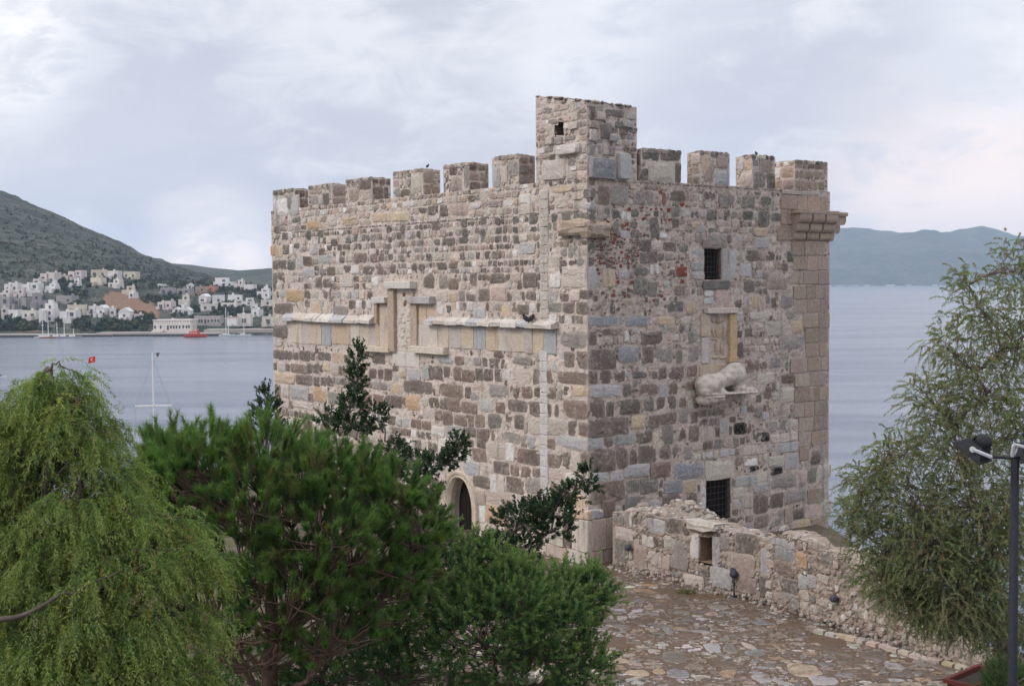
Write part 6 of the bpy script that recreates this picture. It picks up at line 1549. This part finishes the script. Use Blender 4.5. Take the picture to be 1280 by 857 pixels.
# ---- junipers / cypress bush at the lower centre
bushy('juniper', 'bushy mid green juniper with feathery yellow tipped sprays at the edge of the paved terrace', 22.0, (610, 900),
      [(556, 676, .3, 9, 22, .2, 30), (610, 694, .3, 9, 20, .2, 28), (742, 730, .4, 8, 18, .2, 26), (668, 726, .3, 9, 16, .2, 24), (528, 668, .4, 9, 16, .2, 22), (604, 735, .3, 56, 42, .9, 220), (550, 735, 0, 64, 50, 1.0, 240), (640, 755, -.2, 66, 48, 1.0, 300), (700, 768, .2, 48, 36, .8, 200), (500, 770, -.3, 80, 60, 1.0, 260), (600, 800, -.7, 90, 65, 1.0, 330), (690, 810, -.3, 60, 60, .9, 260), (738, 745, .5, 22, 20, .5, 70),
       (705, 735, .5, 34, 20, .5, 80), (450, 830, -.2, 70, 50, .8, 160), (730, 840, -.1, 34, 40, .7, 110), (530, 695, .6, 30, 30, .6, 70), (585, 690, .4, 14, 18, .3, 30), (632, 716, .3, 24, 16, .4, 50), (650, 860, -.5, 90, 40, .9, 160), (752, 745, .4, 14, 22, .3, 30)],
      203, dict(L=.37, n=66, ll=.06, lw=.017, open=.75), [(.065, .145, .045), (.085, .175, .05), (.05, .12, .045), (.12, .20, .055), (.04, .10, .05), (.06, .13, .055)], (.20, .27, .09), (.13, .10, .085), .16, 'shrub', .5, .45, 5, None, .05, None, .3, None, -.7, .8, .4, 1.15)
bushy('juniper', 'dark green juniper growing between the pepper tree and the feathery juniper at the bottom edge', 21.0, (400, 920),
      [(330, 850, 0, 90, 50, .9, 220), (430, 850, -.3, 80, 55, .9, 230), (250, 860, .3, 70, 40, .8, 130), (520, 850, -.2, 80, 50, .9, 200), (400, 770, .6, 70, 50, .8, 110)],
      204, dict(L=.36, n=56, ll=.06, lw=.017, open=.75), [(.04, .10, .035), (.05, .12, .038), (.065, .13, .04), (.034, .08, .034)], (.08, .15, .045), (.11, .085, .075), .14, 'shrub', .3, .45, 5)
# ---- dark small-leaved tree close to the tower with long upright shoots
DK = [(.022, .05, .026), (.03, .062, .03), (.018, .04, .024), (.04, .075, .034)]
bushy('evergreen_tree', 'dark small leaved evergreen with long shoots reaching up past the doorway', 31.0, (560, 800),
      [(447, 450, .4, 6, 18, .2, 30), (445, 478, .4, 9, 18, .25, 44), (440, 508, .3, 14, 16, .3, 54), (436, 537, .2, 30, 16, .5, 90), (470, 520, .3, 14, 14, .3, 34), (412, 525, .3, 14, 12, .3, 24), (490, 565, .3, 20, 18, .4, 46), (520, 585, .2, 24, 20, .4, 60), (548, 582, 0, 16, 10, .3, 36), (574, 556, -.1, 8, 14, .2, 44), (566, 574, -.1, 10, 9, .2, 36), (528, 612, .1, 20, 20, .4, 50),
       (650, 650, 0, 34, 20, .5, 110), (685, 640, -.1, 34, 18, .4, 110), (715, 618, -.2, 22, 14, .3, 56), (736, 600, -.2, 10, 20, .2, 30), (648, 688, .1, 30, 18, .5, 80), (622, 684, .2, 20, 16, .4, 50), (530, 645, .2, 26, 30, .5, 70), (690, 665, 0, 30, 16, .4, 60), (470, 600, .3, 40, 40, .5, 80)],
      205, dict(L=.24, n=30, ll=.07, lw=.04, open=.9), DK, (.05, .085, .035), (.11, .09, .08), .13, 'tree', .5, .5, 2)
bushy('evergreen_tree', 'small dark evergreen shoot showing against the water at the left edge of the tower', 34.0, (345, 640), [(333, 500, 0, 9, 18, .2, 26), (331, 516, 0, 14, 10, .25, 26), (338, 512, 0, 12, 10, .2, 20), (335, 540, 0, 20, 24, .4, 40)], 206, dict(L=.26, n=26, ll=.075, lw=.042, open=.85), DK, (.05, .085, .035), (.11, .09, .08), .06, 'tree', .6, .7, 2)
# ---- tamarisk on the right
TMP = [(.20, .245, .12), (.23, .275, .13), (.17, .22, .115), (.26, .275, .145), (.28, .255, .165), (.14, .19, .09), (.30, .24, .16)]
M_SOFT = leaf_mat('soft_foliage', .45, .6)
bushy('tamarisk_tree', 'airy grey green tamarisk with feathery crown and brown limbs on the right side', 25.0, (1290, 900),
      [(1300, 400, .4, 44, 60, .7, 90), (1290, 330, .6, 30, 40, .5, 40), (1262, 340, .5, 26, 55, .5, 46), (1225, 385, .4, 44, 52, .7, 90), (1275, 430, .2, 50, 55, .8, 130), (1195, 440, .2, 44, 48, .7, 110), (1235, 490, 0, 60, 50, .9, 190), (1170, 505, .1, 46, 44, .7, 130), (1280, 540, .2, 50, 60, .9, 150), (1195, 560, -.1, 56, 46, .9, 200), (1125, 570, .2, 44, 34, .7, 120), (1085, 600, .3, 34, 26, .6, 100), (1075, 640, .3, 30, 24, .6, 90), (1100, 720, .1, 34, 30, .5, 90), (1130, 745, 0, 36, 30, .5, 110), (1190, 745, -.2, 60, 40, .7, 200), (1240, 670, -.3, 50, 50, .7, 160), (1155, 680, -.2, 50, 44, .7, 150),
       (1140, 630, 0, 56, 44, .8, 190), (1210, 630, -.2, 60, 48, .9, 220), (1270, 640, 0, 50, 60, .9, 170), (1110, 680, .2, 44, 36, .6, 120), (1170, 700, -.1, 56, 46, .8, 210), (1235, 715, -.2, 56, 50, .8, 200), (1160, 760, 0, 44, 34, .6, 120), (1215, 775, -.1, 46, 36, .6, 140), (1265, 780, .1, 40, 40, .7, 110), (1060, 660, .4, 18, 36, .4, 34), (1205, 350, .4, 18, 26, .3, 22)],
      207, dict(L=.34, n=84, ll=.038, lw=.0115, open=.85, curve=.45), TMP, (.24, .26, .15), (.17, .13, .115), .2, 'tree', .12, .42, 5, None, .05, M_SOFT, .12, None, -.95, .7, .6, 2.0)
bushy('tamarisk_tree', 'low dark green tamarisk growth at the right edge behind the lamp post', 27.0, (1330, 900), [(1200, 705, -.9, 52, 34, .6, 150), (1150, 725, -.8, 36, 26, .5, 90), (1225, 755, -1, 50, 34, .6, 130), (1180, 770, -.9, 40, 24, .5, 90), (1115, 700, -.6, 26, 20, .4, 50), (1250, 800, -1, 40, 26, .5, 80), (1180, 650, -.6, 44, 26, .5, 90), (1290, 700, 0, 50, 70, .8, 130), (1300, 600, 0, 50, 70, .8, 100), (1285, 800, -.3, 40, 40, .7, 80)], 208, dict(L=.32, n=70, ll=.042, lw=.013, open=.9, curve=.4), [(.095, .15, .06), (.11, .17, .07), (.08, .13, .055), (.14, .17, .085)], (.16, .21, .09), (.14, .11, .095), .12, 'tree', .12, .45, 5, None, .06, None, .12, None, -.95, .5, .55, 1.6)
bushy('shrub', 'low bright green shrub at the bottom right corner beside the planter', 24.0, (1250, 880), [(1262, 850, 0, 18, 14, .4, 120), (1246, 862, 0, 10, 8, .3, 50)], 209, dict(L=.28, n=30, ll=.09, lw=.012, open=.5), [(.05, .10, .035), (.06, .12, .04), (.045, .085, .035)], (.09, .15, .05), (.1, .09, .07), .04, 'shrub', .9)
bushy('weed', 'small yellow green weed at the foot of the ruined wall', 36.0, (858, 748), [(858, 742, 0, 9, 3, .15, 24)], 210, dict(L=.16, n=14, ll=.06, lw=.02, open=.8), [(.12, .13, .03), (.10, .12, .035)], (.16, .16, .05), (.1, .09, .06), .02, 'weed', .7, .5, 3, 0.0, .01)

# ------------------------------------------------------------------ lamp post with floodlights
LY = 14.0
lb = at(1268.5, 600, LY); zc = at(1268.5, 574, LY)[2]; DKc = (.02, .021, .03)
LP = thing('lamp_post', (lb[0], LY, ground_z(lb[0], LY) - .05), 'dark grey lamp post carrying two black floodlights at the right edge', 'lamp post')
mb = MB(); z0 = LP.location[2]; mb.tube([(lb[0], LY, z0), (lb[0], LY, zc + .02)], [.06, .045], 14, DKc); mb.tube([(lb[0], LY, z0), (lb[0], LY, z0 + .5)], .085, 14, DKc); mb.tube([(lb[0], LY, zc + .02), (lb[0], LY, zc + .04)], .05, 14, DKc); mb.build('pole', M_IRON, LP, True)
mb = MB(); aL, aR = at(1235, 570.5, LY), at(1318, 573, LY); mb.tube([aL, at(1262, 572, LY), aR], .017, 8, (.035, .036, .045)); mb.build('crossarm', M_IRON, LP)
def flood(cx, cy, tiltY, yaw, sc=1.0):
    """square floodlight: shallow trapezoid reflector box, ribbed back, glass, yoke"""
    c = at(cx, cy, LY); R = np.array(Matrix.Rotation(yaw, 3, 'Z') @ Matrix.Rotation(tiltY, 3, 'Y'))
    def T(p): return (np.asarray(p, float) * sc) @ R.T + c
    mb = MB(); a, b, h = .17, .09, .12
    v = [(-a, -.16, -h), (a, -.16, -h), (a, .16, -h), (-a, .16, -h), (-b, -.10, 0), (b, -.10, 0), (b, .10, 0), (-b, .10, 0)]
    mb.add(T(v), [[4, 5, 6, 7], [0, 1, 5, 4], [1, 2, 6, 5], [2, 3, 7, 6], [3, 0, 4, 7]], (.022, .023, .028))
    mb.add(T([(-a - .015, -.175, -h), (a + .015, -.175, -h), (a + .015, .175, -h), (-a - .015, .175, -h), (-a - .015, -.175, -h - .02), (a + .015, -.175, -h - .02), (a + .015, .175, -h - .02), (-a - .015, .175, -h - .02)]), [[0, 1, 2, 3], [0, 4, 5, 1], [1, 5, 6, 2], [2, 6, 7, 3], [3, 7, 4, 0]], (.03, .03, .036))
    mb.ellipsoid(T((.03, 0, .045)), np.array((.10, .10, .075)) * sc, (.02, .02, .024), R, 14, 9)
    for i in range(5):
        q = -.06 + i * .03
        mb.add(T([(q, -.09, .0), (q + .008, -.09, 0), (q + .008, .09, 0), (q, .09, 0), (q, -.07, .06), (q + .008, -.07, .06), (q + .008, .07, .06), (q, .07, .06)]), [np.array([(0, 1, 5, 4), (1, 2, 6, 5), (2, 3, 7, 6), (3, 0, 4, 7), (4, 5, 6, 7)])], (.03, .03, .035))
    f = mb.build('floodlight', M_IRON, LP)
    mb = MB(); mb.add(T([(-a, -.16, -h - .021), (a, -.16, -h - .021), (a, .16, -h - .021), (-a, .16, -h - .021)]), [[0, 3, 2, 1]], (.35, .37, .38)); mb.build('glass', attr_mat('lamp_glass', .12, .6), f)
    return f, T
f1, T1 = flood(1224, 553, .62, -.75)
mb = MB(); w0 = T1((.03, -.165, -.05)); mb.tube([w0, w0 + np.array((.0, -.02, .0))], .032, 12, (.55, .56, .5)); mb.build('knob', M_PLAIN, f1)
mb = MB(); e = at(1239, 571, LY - .16); mb.tube([w0 + (0, -.01, 0), (w0 + e) / 2 + (0, -.01, 0), e], .022, 6, (.42, .43, .46)); mb.tube([e, at(1237, 570.5, LY)], .02, 6, (.3, .3, .33)); mb.build('bracket', M_PLAIN, f1)
f2, T2 = flood(1291, 549, -.35, -.2, 1.25)
mb = MB(); w0 = T2((-.05, -.165, -.05)); e = at(1265.5, 570, LY - .1); mb.tube([at(1267, 556, LY - .16), e], .02, 6, (.5, .5, .52)); mb.tube([at(1267, 555, LY - .16), w0], .018, 6, (.4, .4, .42)); mb.build('bracket', M_PLAIN, f2)
# ---- terracotta planter at the lower right corner
pb = on_ground(1220, 867); PT = thing('clay_planter', pb, 'reddish clay trough with a broad rim at the bottom right corner', 'planter')
yaw = .75; R = np.array(Matrix.Rotation(yaw, 3, 'Z'))
def ringp(a, b, z): return np.array([pb + R @ np.array((sx * a, sy * b, z)) for sx, sy in ((-1, -1), (1, -1), (1, 1), (-1, 1))])
mb = MB(); tc = lin(104, 56, 48)
rg = [ringp(.62, .24, 0), ringp(.70, .30, .34), ringp(.76, .36, .34), ringp(.76, .36, .42), ringp(.66, .27, .42), ringp(.64, .25, .30)]
V = np.concatenate(rg); F = [(j * 4 + i, j * 4 + (i + 1) % 4, (j + 1) * 4 + (i + 1) % 4, (j + 1) * 4 + i) for j in range(5) for i in range(4)]
mb.add(V, [np.array(F)], tc); mb.build('trough', M_PLAIN, PT); mb = MB(); mb.add(ringp(.65, .26, .33), [[0, 1, 2, 3]], (.05, .04, .03)); mb.build('soil', M_PLAIN, PT)

# ------------------------------------------------------------------ the damp air over the bay
HZ, q = new_mat('sea_haze')
for n in list(q.t.nodes): q.t.nodes.remove(n)
vol = q.n('ShaderNodeVolumePrincipled'); vol.inputs['Density'].default_value = 0.85e-4; vol.inputs['Color'].default_value = (.66, .81, 1.0, 1); vol.inputs['Anisotropy'].default_value = 0.0
o_ = q.n('ShaderNodeOutputMaterial'); q.t.links.new(vol.outputs[0], o_.inputs['Volume'])
mb = MB(); mb.box((0, 4600, 190), (22000, 10000, 2 * 190 + 50), 0)
HZO = mb.build('haze', HZ); kind(HZO, 'stuff')
